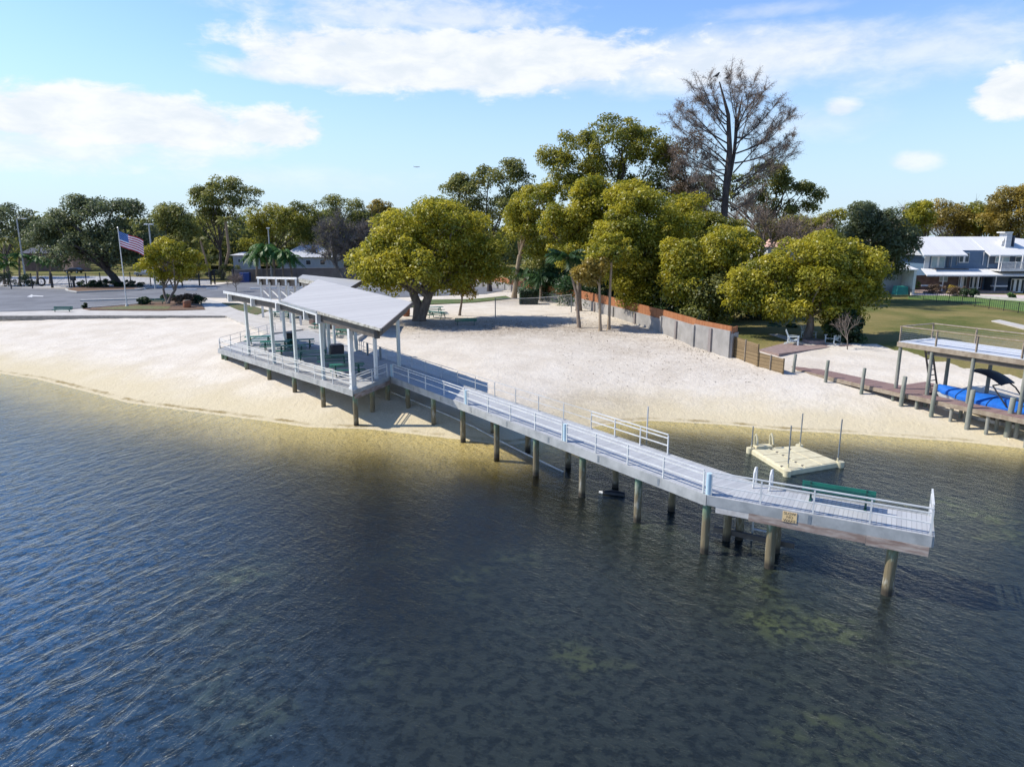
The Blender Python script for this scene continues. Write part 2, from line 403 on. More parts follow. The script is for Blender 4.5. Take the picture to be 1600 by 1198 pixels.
# retaining-wall line and lawn outlines, read on the ground
WALLP = [hit(px, py) for px, py in ((742,447.5),(768,449.5),(790,452.5),(812,458),(850,468),(905,480),(960,495),(1035,520),(1085,541),(1140,559))]
lawn = [(WALLP[-1].x+.3, WALLP[-1].y+.6)]+[tuple(hit(*q)[:2]) for q in ((1190,548),(1250,533),(1372,538),(1453,562),(1520,577),(1600,590))]
lawn += [(60,52),(120,70),(900,300),(900,1500),(-900,1500),(-900,400),(-300,200),(-110,146),(-40,150),(2,146)]+[(p.x+.4, p.y+.3) for p in WALLP[:-1]]
lawn_w = inpoly(GX, GY, lawn).astype(float)
dirt_shade = np.zeros_like(GX)  # litter and soil on the sand, with tree shade painted in
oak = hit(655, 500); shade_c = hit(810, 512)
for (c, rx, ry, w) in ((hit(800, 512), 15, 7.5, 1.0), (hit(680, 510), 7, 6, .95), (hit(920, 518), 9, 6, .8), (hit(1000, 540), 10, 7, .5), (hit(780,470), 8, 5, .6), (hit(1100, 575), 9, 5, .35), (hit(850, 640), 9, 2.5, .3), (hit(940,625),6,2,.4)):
    dirt_shade = np.maximum(dirt_shade, w*np.exp(-((GX-c.x)/rx)**2-((GY-c.y)/ry)**2))
nv = GX.size; ny, nx = GX.shape
me = bpy.data.meshes.new('ground')
me.vertices.add(nv); me.vertices.foreach_set('co', np.stack([GX, GY, GZ], -1).astype(np.float32).ravel())
ii, jj = np.meshgrid(np.arange(ny-1), np.arange(nx-1), indexing='ij'); a = (ii*nx+jj).ravel()
q = np.stack([a, a+1, a+nx+1, a+nx], 1).astype(np.int32); nf = len(q)
me.loops.add(4*nf); me.loops.foreach_set('vertex_index', q.ravel())
me.polygons.add(nf); me.polygons.foreach_set('loop_start', np.arange(0, 4*nf, 4, dtype=np.int32))
for nm, arr in (('lawn', lawn_w), ('dirt_shade', dirt_shade)):
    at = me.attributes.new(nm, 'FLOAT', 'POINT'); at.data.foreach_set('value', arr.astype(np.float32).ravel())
me.update(calc_edges=True); me.polygons.foreach_set('use_smooth', [True]*nf)
m, t, out = new_mat('sand_and_grass')
b = t.new('ShaderNodeBsdfPrincipled'); b.inputs['Roughness'].default_value = .95; b.inputs['Specular IOR Level'].default_value = .1
P = pos(t); sp = t.new('ShaderNodeSeparateXYZ'); t.set(sp, 0, P); Z = sp.outputs[2]
n1 = t.noise(P, .35, 5, .6); n2 = t.noise(P, 2.3, 5, .65); n3 = t.noise(P, 9, 3, .6); n0 = t.noise(P, .09, 4, .6)
sand = t.mix(t.ramp(n1, .3, .7), (.57,.505,.41), (.66,.60,.505))
sand = t.mix(t.math('MULTIPLY', t.ramp(n2, .58, .72), .28), sand, (.42,.37,.31))
sand = t.mix(t.math('MULTIPLY', t.ramp(n3, .60, .70), .30), sand, (.31,.26,.20))
# wet, algae-yellow sand near the water line, brown weed in the shallows, a deep tone farther out, painted sky blue on the left
wet = t.ramp(t.math('ADD', Z, t.math('MULTIPLY', t.math('SUBTRACT', n1, .5), .7)), 1.35, .15)
sand = t.mix(t.math('MULTIPLY', wet, .85), sand, (.56,.475,.30))
wrk = t.math('ABSOLUTE', t.math('SUBTRACT', t.math('ADD', Z, t.math('MULTIPLY', t.math('SUBTRACT', n2, .5), .10)), .06))
sand = t.mix(t.math('MULTIPLY', t.ramp(wrk, .045, .0), t.ramp(n1, .40, .62)), sand, (.27,.205,.09))
at = t.new('ShaderNodeAttribute', attribute_name='dirt_shade')
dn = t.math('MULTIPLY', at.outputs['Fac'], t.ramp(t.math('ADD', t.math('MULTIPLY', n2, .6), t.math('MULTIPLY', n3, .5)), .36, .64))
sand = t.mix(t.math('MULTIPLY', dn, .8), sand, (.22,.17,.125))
g1 = t.mix(t.ramp(n0, .36, .62), (.085,.105,.025), (.24,.19,.075))
g1 = t.mix(t.math('MULTIPLY', t.ramp(n2, .4, .65), .6), g1, (.16,.15,.05))
g1 = t.mix(t.math('MULTIPLY', t.ramp(n3, .5, .7), .4), g1, (.07,.08,.022))
al = t.new('ShaderNodeAttribute', attribute_name='lawn')
lw = t.ramp(t.math('ADD', al.outputs['Fac'], t.math('MULTIPLY', t.math('SUBTRACT', n2, .5), .7)), .4, .6)
land = t.mix(lw, sand, g1)
dep = t.math('ADD', Z, t.math('MULTIPLY', t.math('SUBTRACT', n1, .5), .55))
bed = t.mix(t.ramp(dep, -.12, -.55), (.70,.57,.30), (.30,.23,.05))
bed = t.mix(t.ramp(dep, -.45, -.85), bed, (.045,.040,.014))
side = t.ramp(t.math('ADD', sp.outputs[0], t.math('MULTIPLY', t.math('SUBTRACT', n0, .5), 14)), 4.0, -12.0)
silt_sky = t.mix(side, (.070,.085,.080), (.030,.105,.20))  # left side coloured blue to stand in for the reflected sky
patch = t.math('MULTIPLY', t.ramp(t.noise(P, .16, 4, .6), .54, .68), t.ramp(Z, -.8, -1.5))
bed = t.mix(t.ramp(dep, -.95, -1.7), bed, silt_sky)
bed = t.mix(t.math('MULTIPLY', patch, t.math('SUBTRACT', 1.0, side)), bed, t.mix(t.ramp(n2, .35, .65), (.20,.22,.085), (.09,.11,.055)))
bed = t.mix(t.math('MULTIPLY', t.ramp(n3, .5, .66), .45), bed, (.012,.016,.012))
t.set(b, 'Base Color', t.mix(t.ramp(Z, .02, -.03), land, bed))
bn = t.new('ShaderNodeBump'); bn.inputs['Distance'].default_value = .09
t.set(bn, 'Height', t.math('ADD', n2, t.math('MULTIPLY', n3, .35))); t.set(b, 'Normal', bn.outputs[0])
t.l.new(b.outputs[0], out.inputs[0])
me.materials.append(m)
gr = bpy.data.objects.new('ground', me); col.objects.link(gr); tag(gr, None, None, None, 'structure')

# ------------------------------------------------------------------ lake
m, t, out = new_mat('lake_water')
P = pos(t); sp = t.new('ShaderNodeSeparateXYZ'); t.set(sp, 0, P)
def along(ang, su, sv): return t.mapping(t.mapping(P, rot=(0,0,-R(ang))), scale=(su, sv, 1))
wl = t.noise(along(64, .75, 1.75), 1.0, 5, .6, .8)       # wind waves on the open left side
wr = t.noise(along(-52, .7, 1.5), 1.2, 5, .6, .8)      # low swell round the pier
wf = t.noise(along(-20, 1, 1.5), 4.6, 4, .68)
lx_ = t.math('MULTIPLY_ADD', sp.outputs[1], .42, sp.outputs[0])
wind = t.ramp(t.math('ADD', lx_, t.math('MULTIPLY', t.math('SUBTRACT', t.noise(P, .09, 3, .5), .5), 12)), 6.0, -7.0)
hgt = t.math('ADD', t.math('MULTIPLY', wl, t.math('MULTIPLY_ADD', wind, .135, .012)),
      t.math('ADD', t.math('MULTIPLY', wr, t.math('MULTIPLY_ADD', wind, -.01, .058)), t.math('MULTIPLY', wf, .034)))
bn = t.new('ShaderNodeBump'); bn.inputs['Distance'].default_value = 1.0; bn.inputs['Strength'].default_value = 1.0
t.set(bn, 'Height', hgt)
fr = t.new('ShaderNodeFresnel'); fr.inputs[0].default_value = 1.33; t.set(fr, 'Normal', bn.outputs[0])
tr = t.new('ShaderNodeBsdfTransparent'); tr.inputs[0].default_value = (.93,.92,.80,1)
gl = t.new('ShaderNodeBsdfGlossy'); gl.inputs['Roughness'].default_value = .05; t.set(gl, 'Normal', bn.outputs[0]); gl.inputs[0].default_value = (.82,.93,1,1)
# murk: the deeper the water, the more its tint hides what lies below; reflected tones are painted in
ad = t.new('ShaderNodeAttribute', attribute_name='depth')
n1 = t.noise(P, .16, 4, .6); n2 = t.noise(P, 2.6, 4, .65); n0 = t.noise(P, .06, 3, .5)
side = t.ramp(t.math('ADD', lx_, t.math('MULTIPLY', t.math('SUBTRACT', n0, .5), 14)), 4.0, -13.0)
murk_refl = t.mix(side, (.023,.029,.025), (.012,.072,.17))  # bluer on the left, standing in for sky mirrored by the waves
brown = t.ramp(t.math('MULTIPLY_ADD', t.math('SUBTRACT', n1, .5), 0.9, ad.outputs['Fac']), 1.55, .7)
murk_refl = t.mix(brown, murk_refl, t.mix(side, (.010,.008,.003), (.012,.055,.12)))  # dark brown painted in for the reflections of trees and pier
pt = t.math('MULTIPLY', t.ramp(n1, .52, .76), t.math('SUBTRACT', 1.0, t.math('MAXIMUM', t.ramp(side, 0.0, .5), brown)))
murk_refl = t.mix(pt, murk_refl, t.mix(t.ramp(n2, .35, .65), (.085,.10,.036), (.034,.042,.022)))
murk_refl = t.mix(t.math('MULTIPLY', t.ramp(n2, .44, .60), .72), murk_refl, (.007,.010,.010))
df = t.new('ShaderNodeBsdfDiffuse'); t.set(df, 0, murk_refl)
dq = t.math('MULTIPLY', ad.outputs['Fac'], 1.95)
op = t.math('SUBTRACT', 1.0, t.math('POWER', 2.718, t.math('MULTIPLY', t.math('MULTIPLY', dq, dq), -1.0)))
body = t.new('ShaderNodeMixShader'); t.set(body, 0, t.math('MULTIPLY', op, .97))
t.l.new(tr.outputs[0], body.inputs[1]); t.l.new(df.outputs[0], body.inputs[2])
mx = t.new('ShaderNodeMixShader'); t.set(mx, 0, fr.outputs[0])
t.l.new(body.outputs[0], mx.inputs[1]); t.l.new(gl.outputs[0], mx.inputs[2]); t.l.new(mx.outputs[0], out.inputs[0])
lm = bpy.data.meshes.new('lake_water')
cz = np.minimum.reduce([GZ[:-1,:-1], GZ[1:,:-1], GZ[:-1,1:], GZ[1:,1:]]).ravel() < .15
ql = q[cz]; used, inv = np.unique(ql.ravel(), return_inverse=True)
lv = np.stack([GX.ravel()[used], GY.ravel()[used], np.zeros(len(used))], -1).astype(np.float32)
lm.vertices.add(len(used)); lm.vertices.foreach_set('co', lv.ravel())
lm.loops.add(4*len(ql)); lm.loops.foreach_set('vertex_index', inv.astype(np.int32))
lm.polygons.add(len(ql)); lm.polygons.foreach_set('loop_start', np.arange(0, 4*len(ql), 4, dtype=np.int32))
at = lm.attributes.new('depth', 'FLOAT', 'POINT'); at.data.foreach_set('value', np.maximum(0, -GZ.ravel()[used]).astype(np.float32))
lm.update(calc_edges=True); lm.materials.append(m); lm.polygons.foreach_set('use_smooth', [True]*len(ql))
lo_ = bpy.data.objects.new('lake_water', lm); col.objects.link(lo_); tag(lo_, None, None, None, 'structure')

# ------------------------------------------------------------------ pier
DZ = 2.45
V3 = lambda p, z=DZ: Vector((p[0], p[1], z))
A, B, C, D, E_ = (Vector(p) for p in ((-10.08,42.3),(-25.61,58.88),(-8.54,46.9),(7.38,24.35),(13.72,20.74)))
BL, BR, N1 = Vector((-24.4,70.3)), Vector((-21.4,71.4)), Vector((-11.5,55.4))
def line_x(p, d, q, e):
    den = d.x*e.y-d.y*e.x; s = ((q.x-p.x)*e.y-(q.y-p.y)*e.x)/den; return p+d*s
dw = (D-C).normalized(); nw = Vector((-dw.y, dw.x)); WW = 2.6
de = (E_-D).normalized(); ne = Vector((-de.y, de.x)); EW = 1.95
FC = E_+ne*EW
K = line_x(C+nw*WW, dw, D+ne*EW, de)
N0 = line_x(C+nw*WW, dw, N1, (BR-N1).normalized()); N1 = N0+(BR-N0)*.03
pier = thing('pier', 'long grey boardwalk pier on timber pilings with white railings reaching into the lake', 'pier', (C.x, C.y, 0))
def deck(poly, mat):
    return MB().prism([tuple(p) for p in poly], DZ-.06, DZ).build('deck', mat, pier)
deck([A, C, N0, N1, BR, BL, B], M['deck_platform'])
deck([C, D, K, N0], M['deck_grey'])
deck([D, E_, FC, K], M['deck_end'])
def fascia(p, q, z0, z1, mat, out, name='fascia', w=.06):
    n = Vector((q-p)).normalized(); n = Vector((n.y, -n.x))*out
    return MB().beam(V3(p+n*(w/2+.002), (z0+z1)/2), V3(q+n*(w/2+.002), (z0+z1)/2), w, z1-z0).build(name, mat, pier)
fascia(B, A, DZ-.36, DZ+.03, M['fascia'], 1); fascia(A, C, DZ-.22, DZ+.03, M['fascia'], 1)
fascia(A+(C-A)*.02, C-(C-A)*.02, DZ-.55, DZ-.225, M['timber'], 1, 'stringer')
fascia(C, D, DZ-.40, DZ+.03, M['fascia'], 1); fascia(D, E_, DZ-.36, DZ+.03, M['fascia'], 1)
fascia(D+de*.35, D+de*1.55, DZ-.60, DZ-.365, M['timber_pale'], 1, 'pale_board', .05)
fascia(D+de*1.55, E_-de*1.9, DZ-.66, DZ-.365, M['timber'], 1, 'stringer'); fascia(E_-de*1.89, E_-de*.05, DZ-.70, DZ-.365, M['timber'], 1, 'stringer', .075)
fascia(E_, FC, DZ-.36, DZ+.03, M['fascia'], 1); fascia(FC, K, DZ-.36, DZ+.03, M['fascia'], 1)
fascia(K, N0, DZ-.36, DZ+.03, M['fascia'], 1); fascia(N0+(N1-N0)*.01, N1, DZ-.3, DZ+.03, M['fascia'], 1); fascia(N1, BR, DZ-.3, DZ+.03, M['fascia'], 1); fascia(BL, B, DZ-.3, DZ+.03, M['fascia'], 1)
# pilings: copper-green heads going brown towards the water
m, t, out = new_mat('treated_piling')
b = t.new('ShaderNodeBsdfPrincipled'); b.inputs['Roughness'].default_value = .85
P = pos(t); sp = t.new('ShaderNodeSeparateXYZ'); t.set(sp, 0, P); n = t.noise(t.mapping(P, scale=(3,3,.9)), 1.6, 5, .7)
zz = t.math('ADD', sp.outputs[2], t.math('MULTIPLY', t.math('SUBTRACT', n, .5), 2.2))
c = t.mix(t.ramp(zz, 1.1, 2.3), (.17,.135,.075), (.13,.25,.16))
c = t.mix(t.ramp(n, .52, .68), c, (.36,.34,.27))
c = t.mix(t.ramp(sp.outputs[2], .42, .12), c, (.045,.035,.022))
t.set(b, 'Base Color', c); bn = t.new('ShaderNodeBump'); bn.inputs['Distance'].default_value = .03
t.set(bn, 'Height', t.noise(t.mapping(P, scale=(14,14,1)), 1, 3)); t.set(b, 'Normal', bn.outputs[0]); t.l.new(b.outputs[0], out.inputs[0])
M['piling'] = m
def piling(p, r=.155, top=DZ-.42, lean=0.0, parent=None):
    zb = hz(p.x, p.y)-.5
    return MB().tube([(p.x+lean, p.y, zb), (p.x, p.y, top-.6), (p.x, p.y, top)], [r*1.06, r*1.02, r], 14).build('piling', M['piling'], parent or pier, True)
dp = (B-A).normalized(); npf = Vector((dp.y, -dp.x))      # inward normal of the platform's lake side
if npf.dot(N1-A) < 0: npf = -npf
PL = (B-A).length
for k in range(6):
    s = .35+k*(PL-1.2)/5
    for j, dep in enumerate((.3, 4.2, 8.2, 12.0)):
        if j and k > 4: continue
        p = A+dp*s+npf*dep
        if j == 0 or inpoly(np.array([p.x]), np.array([p.y]), [tuple(q) for q in (A, C, N0, N1, BR, BL, B)])[0]: piling(p)
    q0 = A+dp*s+npf*.08; ln_ = 8.4
    while ln_ > .6 and not inpoly(np.array([(A+dp*(s+.3)+npf*(ln_+.15)).x]), np.array([(A+dp*(s+.3)+npf*(ln_+.15)).y]), [tuple(q) for q in (A, C, N0, N1, BR, BL, B)])[0]: ln_ -= .1
    q1 = A+dp*s+npf*ln_
    if k < 5: MB().beam(V3(q0+dp*.24, DZ-.25), V3(q1+dp*.24, DZ-.25), .09, .32).build('cap_beam', M['timber'], pier)
piling(B-dp*.25+npf*.25); piling(A+(C-A)*.45+npf*.25+dp*.3); piling(A+(C-A)*.85+npf*.35+dp*.3)
WL = (D-C).length
NB = 8
for k in range(NB):
    s = 2.2+k*(WL-2.35)/(NB-1)
    p = C+dw*s
    piling(p+nw*.22); piling(p+nw*(WW-.22))
    MB().beam(V3(p-nw*-.04+dw*.24, DZ-.245), V3(p+nw*(WW-.04)+dw*.24, DZ-.245), .09, .30).build('cap_beam', M['timber'], pier)
    MB().beam(V3(p+nw*.04-dw*.24, DZ-.245), V3(p+nw*(WW-.04)-dw*.24, DZ-.245), .09, .30).build('cap_beam', M['timber'], pier)
EL = (E_-D).length
for s in (2.35, EL-1.05):
    p = D+de*s
    piling(p+ne*.22, .17, lean=.05 if s < 3 else -.12); piling(p+ne*(EW-.25), .165)
    MB().beam(V3(p+ne*.1+de*.26, DZ-.53), V3(p+ne*(EW-.1)+de*.26, DZ-.53), .09, .28).build('cap_beam', M['timber'], pier)
piling(D+de*.45+ne*(EW-.1))
MB().beam(V3(D+de*-.1+ne*(EW+.02), .32), V3(D+de*3.0+ne*(EW-.02), .32), .16, .2).build('cross_brace', M['dark_beam'], pier)
M['piling_grey'] = simple('grey_green_piling', (.17,.19,.15), (.27,.26,.22), 2.2, .85, .03, 8, stretch=(1,1,.3))
# railings
def railing(p, q, heights, mat, npost, post_w=.055, z=DZ, first=True, last=True, parent=None, rw=.05):
    par = parent or pier
    mb = MB()
    for h in heights: mb.beam(V3(p, z+h), V3(q, z+h), rw, rw*.9)
    r = mb.build('railing', mat, par)
    for i in range(npost+1):
        if (i == 0 and not first) or (i == npost and not last): continue
        c = p+(q-p)*(i/npost)
        MB().box((c.x, c.y, z+heights[0]/2-.026), (post_w, post_w, heights[0]-.055), math.atan2((q-p).y, (q-p).x)).build('post', mat, r)
    return r
RH = (.93, .77, .42)
inx = npf*.08
railing(B+inx-dp*.1, A+inx+dp*.25, RH, M['rail'], 9)
ac = (C-A).normalized()
railing(A+ac*.45+dp*.1, C-ac*.3+dp*.1, RH, M['rail'], 2)
W3 = [0.0, .35, .66, 1.0]
segs = [(.35, 9.9), (10.25, 18.9), (19.25, WL-.25)]
for (s0, s1), n in zip(segs, (4, 4, 4)):
    railing(C+dw*s0+nw*.06, C+dw*s1+nw*.06, RH, M['rail'], n)
railing(D+de*.12+ne*.06, E_-de*.06+ne*.06, RH, M['rail'], 4)
railing(E_-de*.06+ne*.3, FC-de*.06-ne*.02, (.98,.80,.42), M['rail'], 1)
for s in (.1, 10.07, 19.08, WL-.03):
    p = C+dw*s+nw*.1
    MB().tube([V3(p, DZ), V3(p, DZ+.86)], .11, 12).build('post_cap', M['cap_blue'], pier, True)
p = A+dp*.12+npf*.12
# far side of the walkway and landward sides: thin two-rail pipes
FARE = Vector((6.99, 29.32)); fs = (FARE-(C+nw*WW)).dot(dw)
E0 = C+nw*(WW-.06)
sN = (N0-C).dot(dw)
railing(E0+dw*(sN+.1), E0+dw*fs*.78, (.93,.50), M['rail_far'], 13, .04, rw=.032)
railing(E0+dw*(fs*.78+.02), E0+dw*fs, (.93,.76,.42), M['rail'], 3, .05, rw=.05, first=False)
railing(N1-(N1-BR).normalized()*1.5, N1+(N0-N1)*.9, (.93,.50), M['rail_far'], 4, .04, rw=.032)
railing(BL+(B-BL)*.02, B+(BL-B)*.03, (.93,.50), M['rail_far'], 6, .04, rw=.032)
for f in (1.4, 3.9):
    p = N0+dw*f-nw*.28; MB().tube([V3(p, DZ), V3(p, DZ+1.0)], .09, 10).build('bollard', M['grey_pole'], pier, True)
for p_, q_, L_ in ((B, A, PL), (C, D, WL), (D, E_, EL)):
    d_ = (q_-p_).normalized(); n_ = Vector((d_.y, -d_.x)); k_ = 1
    while k_*3.6 < L_-.6:
        c_ = p_+d_*(k_*3.6)+n_*.066
        MB().box((c_.x, c_.y, DZ-.17), (.11, .012, .30), math.atan2(d_.y, d_.x)).build('joint_plate', M['steel'], pier); k_ += 1
# swimming ladder on the far side of the pier head
lad = thing('swim_ladder', 'white swim ladder with two hooped handles on the far edge of the pier head', 'ladder', V3(D+de*1.55+ne*EW, DZ))
for s in (1.35, 1.95):
    q = D+de*s+ne*(EW+.02)
    MB().tube([V3(q+ne*.35, -.7), V3(q+ne*.35, DZ+.35), V3(q+ne*.25, DZ+.68), V3(q, DZ+.74), V3(q-ne*.22, DZ+.62), V3(q-ne*.3, DZ+.02)], .04, 8).build('handrail', M['rail'], lad, True)
for z in (-.3, .1, .5, .9, 1.3, 1.7, 2.1):
    MB().beam(V3(D+de*1.35+ne*(EW+.37), z), V3(D+de*1.95+ne*(EW+.37), z), .09, .04).build('rung', M['rail'], lad)
# the warning sign
def text_mesh(s, size):
    cu = bpy.data.curves.new('lettering', 'FONT'); cu.body = s; cu.size = size; cu.align_x = 'CENTER'; cu.align_y = 'CENTER'; cu.extrude = .002; cu.space_line = .95
    ob = bpy.data.objects.new('lettering', cu); col.objects.link(ob)
    dg = bpy.context.evaluated_depsgraph_get(); me = bpy.data.meshes.new_from_object(ob.evaluated_get(dg))
    bpy.data.objects.remove(ob); return me
sg = D+de*2.95-ne*.075
sign = thing('warning_sign', 'small faded yellow sign reading SLOW NO WAKE on the pier fascia', 'sign', V3(sg, DZ-.22))
ang = math.atan2(de.y, de.x)
MB().box((sg.x, sg.y, DZ-.22), (.48, .02, .38), ang).build('board', M['sign_yellow'], sign)
tm = text_mesh('SLOW\nNO\nWAKE', .142); tm.materials.append(M['sign_ink'])
to = bpy.data.objects.new('lettering', tm); col.objects.link(to); to.parent = sign
to.matrix_local = Matrix.Translation(Vector((ne.x, ne.y, 0))*-.013) @ Matrix.Rotation(ang, 4, 'Z') @ Matrix.Rotation(R(90), 4, 'X')

# ------------------------------------------------------------------ benches and tables
def make_bench(label, group, mat=None, length=2.4):
    mat = mat or M['green']; r = thing('park_bench', label, 'bench', (0,0,0), group)
    mb = MB()
    for y in (-.16, 0, .16): mb.box((0, y, .45), (length, .13, .045))
    mb.build('seat', mat, r)
    mb = MB()
    for z, y in ((.60, .27), (.76, .31)): mb.box((0, y, z), (length, .04, .13))
    mb.build('backrest', mat, r)
    for s in (-1, 1):
        x = s*length*.38
        MB().box((x, -.02, .215), (.07, .08, .43)).box((x, .0, .412), (.07, .42, .03)).beam((x, .2, .4), (x, .335, .84), .06, .045).box((x, -.02, .02), (.08,.4,.04)).build('leg', M['green_dark'], r)
    return r
def make_table(label, group, mat=None):
    mat = mat or M['green']; r = thing('picnic_table', label, 'picnic table', (0,0,0), group)
    mb = MB()
    for y in (-.30, -.15, 0, .15, .30): mb.box((0, y, .75), (2.4, .135, .045))
    mb.build('tabletop', mat, r)
    for s in (-1, 1):
        MB().box((0, s*.66, .45), (2.4, .13, .045)).box((0, s*.80, .45), (2.4, .13, .045)).build('seat', mat, r)
    for s in (-1, 1):
        x = s*.8
        MB().beam((x, -.2, .72), (x, -.55, 0), .07, .07).beam((x, .2, .72), (x, .55, 0), .07, .07).box((x, 0, .40), (.06, 1.7, .06)).box((x, 0, .70), (.06, .66, .05)).build('leg', M['green_dark'], r)
    return r
pb = V3(D+de*4.35+ne*(EW-.5), DZ)
bench = make_bench('green slatted bench standing on the pier head above the lake', 'green park benches')
bench.location = pb; bench.rotation_euler.z = ang+math.pi
b1 = hit(728, 508); dup(bench, b1, R(4)+math.pi, 'green bench on the sand beside the big spreading tree')
b2 = hit(98, 490.5); b2.z += .1; dup(bench, b2, R(2), 'dark green bench on the pavement at the sand edge by the car park')
b3 = hit(245, 477); b3.z += .1; dup(bench, b3, R(-4), 'green bench among shrubs beside the small tree near the flagpole')
tb = [(-22.9,61.3,10), (-20.4,58.2,14), (-18.3,56.0,14), (-15.9,53.3,16), (-13.6,51.2,16), (-11.7,47.6,18), (-18.6,59.4,12)]
tl = ['green picnic table nearest the left rear corner of the pavilion deck', 'green picnic table second from the left end, in front of the black bin',
      'green picnic table in the sunlit middle row under the pavilion', 'green picnic table at the shade edge behind the fourth pavilion column',
      'green picnic table just in front of the square dark bin', 'green picnic table closest to the right front corner of the pavilion deck', 'green picnic table beside the tall black bin on the pavilion deck']
tab = None
for (x, y, a), lb in zip(tb, tl):
    if tab is None: tab = make_table(lb, 'green picnic tables'); tab.location = (x, y, DZ); tab.rotation_euler.z = R(a)
    else: dup(tab, (x, y, DZ), R(a), lb)
q = hit(683, 497); dup(tab, q, R(-25), 'weathered green picnic table on the sand behind the big spreading tree trunk')
q = hit(678, 489); dup(tab, q, R(25), 'green picnic table half hidden behind the big tree trunk')
for (px, py, a, lb) in ((441, 497, 10, 'picnic table on the paving under the rear shelter, left one'), (462, 499, 10, 'picnic table on the paving under the rear shelter, right one'),
                        (505, 517, -22, 'picnic table on the sand between the two shelters'), (540, 527, -22, 'picnic table on the sand behind the pavilion, close to its rear columns')):
    dup(tab, hit(px, py), R(a), lb)
def bin_(name, label, cat, p, size, mat, rz=0, group=None, lid=True):
    r = thing(name, label, cat, p, group)
    mb = MB().box((p.x, p.y, p.z+size[2]*.46), (size[0], size[1], size[2]*.92), rz, 1.06).build('body', mat, r, False, .02)
    if lid: MB().box((p.x, p.y, p.z+size[2]*.965), (size[0]*1.1, size[1]*1.1, size[2]*.07), rz, .9).build('lid', mat, r, False, .015)
    return r
p = G(455.5, 541, DZ); bin_('trash_bin', 'tall black bin standing on the sunlit part of the pavilion deck', 'bin', p, (.7, .7, 1.25), M['black'], .4)
p = G(526.5, 558, DZ); bin_('trash_bin', 'square dark plum bin on the shaded deck under the pavilion', 'bin', p, (.95, .95, 1.05), M['bin'], .5)
p = hit(384, 441); bin_('recycling_bin', 'blue lidded bin at the far edge of the car park', 'bin', p, (1.9, 1.6, 2.1), M['blue_bin'], .1)
def barrel(p, label, mat=None, r=.42, h=1.05):
    o = thing('barrel', label, 'barrel', p)
    MB().tube([(p.x, p.y, p.z+h*z) for z in (0, .2, .5, .8, .97)], [r*.86, r*.97, r*1.04, r*.98, r*.9], 14).build('body', mat or M['barrel'], o, True)
    mb = MB()
    for z in (.18, .78): mb.tube([(p.x, p.y, p.z+h*z-.03), (p.x, p.y, p.z+h*z+.03)], r*1.03, 14)
    mb.build('hoop', M['dark_beam'], o, True); MB().tube([(p.x, p.y, p.z+h*.97), (p.x, p.y, p.z+h*1.02)], [r*.93, r*.8], 14).build('lid', M['dark_beam'], o)
barrel(hit(293, 483), 'terracotta litter barrel in front of the low hedge by the car park', None, .5, 1.2)
barrel(hit(635, 494), 'rusty brown litter barrel against the big tree trunk', None, .45, 1.5)

# ------------------------------------------------------------------ pavilion over the platform
T0, P1, P2, P3, P4 = (Vector(p) for p in ((-23.89,57.05,7.65),(-16.68,49.35,7.52),(-17.45,62.0,8.27),(-7.63,39.69,6.76),(-7.27,50.0,7.35)))
pav = thing('pavilion', 'open picnic pavilion with pale metal roof on tall columns over the pier platform', 'pavilion', (-16, 52, DZ))
MB().slab([P1, P3, P4, P2], .14).build('roof', M['roof_white'], pav)
TR = T0+Vector((-.6, 8.2, -1.35)); PR = P1+Vector((-.45, 8.2, -1.25))
MB().slab([T0+Vector((0,0,-.1)), P1+Vector((0,0,-.1)), PR, TR], .12).build('roof', M['roof_white'], pav)
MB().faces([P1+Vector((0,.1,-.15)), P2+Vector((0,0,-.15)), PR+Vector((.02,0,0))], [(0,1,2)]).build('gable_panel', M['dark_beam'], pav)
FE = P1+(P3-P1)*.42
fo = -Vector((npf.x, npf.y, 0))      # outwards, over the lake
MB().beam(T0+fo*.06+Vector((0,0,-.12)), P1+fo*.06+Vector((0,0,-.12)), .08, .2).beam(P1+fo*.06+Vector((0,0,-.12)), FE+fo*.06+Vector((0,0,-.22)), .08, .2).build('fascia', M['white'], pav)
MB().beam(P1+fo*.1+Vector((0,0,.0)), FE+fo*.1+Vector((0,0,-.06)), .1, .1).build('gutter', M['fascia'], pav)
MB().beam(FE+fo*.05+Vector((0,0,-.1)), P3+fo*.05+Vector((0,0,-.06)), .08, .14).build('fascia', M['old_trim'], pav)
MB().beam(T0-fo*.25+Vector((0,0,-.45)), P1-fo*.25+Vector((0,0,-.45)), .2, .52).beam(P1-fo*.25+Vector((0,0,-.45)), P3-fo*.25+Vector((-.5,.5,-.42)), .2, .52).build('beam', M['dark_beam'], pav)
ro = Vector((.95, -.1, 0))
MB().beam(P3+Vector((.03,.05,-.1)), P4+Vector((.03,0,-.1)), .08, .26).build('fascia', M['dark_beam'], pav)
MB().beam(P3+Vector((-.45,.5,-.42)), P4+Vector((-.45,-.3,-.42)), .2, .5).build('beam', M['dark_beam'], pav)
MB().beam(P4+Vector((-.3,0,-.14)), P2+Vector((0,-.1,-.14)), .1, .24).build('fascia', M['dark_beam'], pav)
for px, on in ((357.5, 0), (394, 0), (434, 0), (477.5, 1), (523.5, 1)):
    # find the spot on the fascia whose picture column is px
    a_, b_ = (T0, P1) if not on else (P1, FE)
    best = min((abs((800+F*(p.x/(p.y*math.cos(PITCH)-(p.z-H)*math.sin(PITCH))))-px), i) for i, p in ((i, a_+(b_-a_)*(i/60)) for i in range(61)))[1]
    p = a_+(b_-a_)*(best/60)
    MB().beam(p+fo*.16+Vector((0,0,-.52)), p-fo*.9+Vector((0,0,-.55)), .16, .62).build('purlin_end', M['white'], pav)
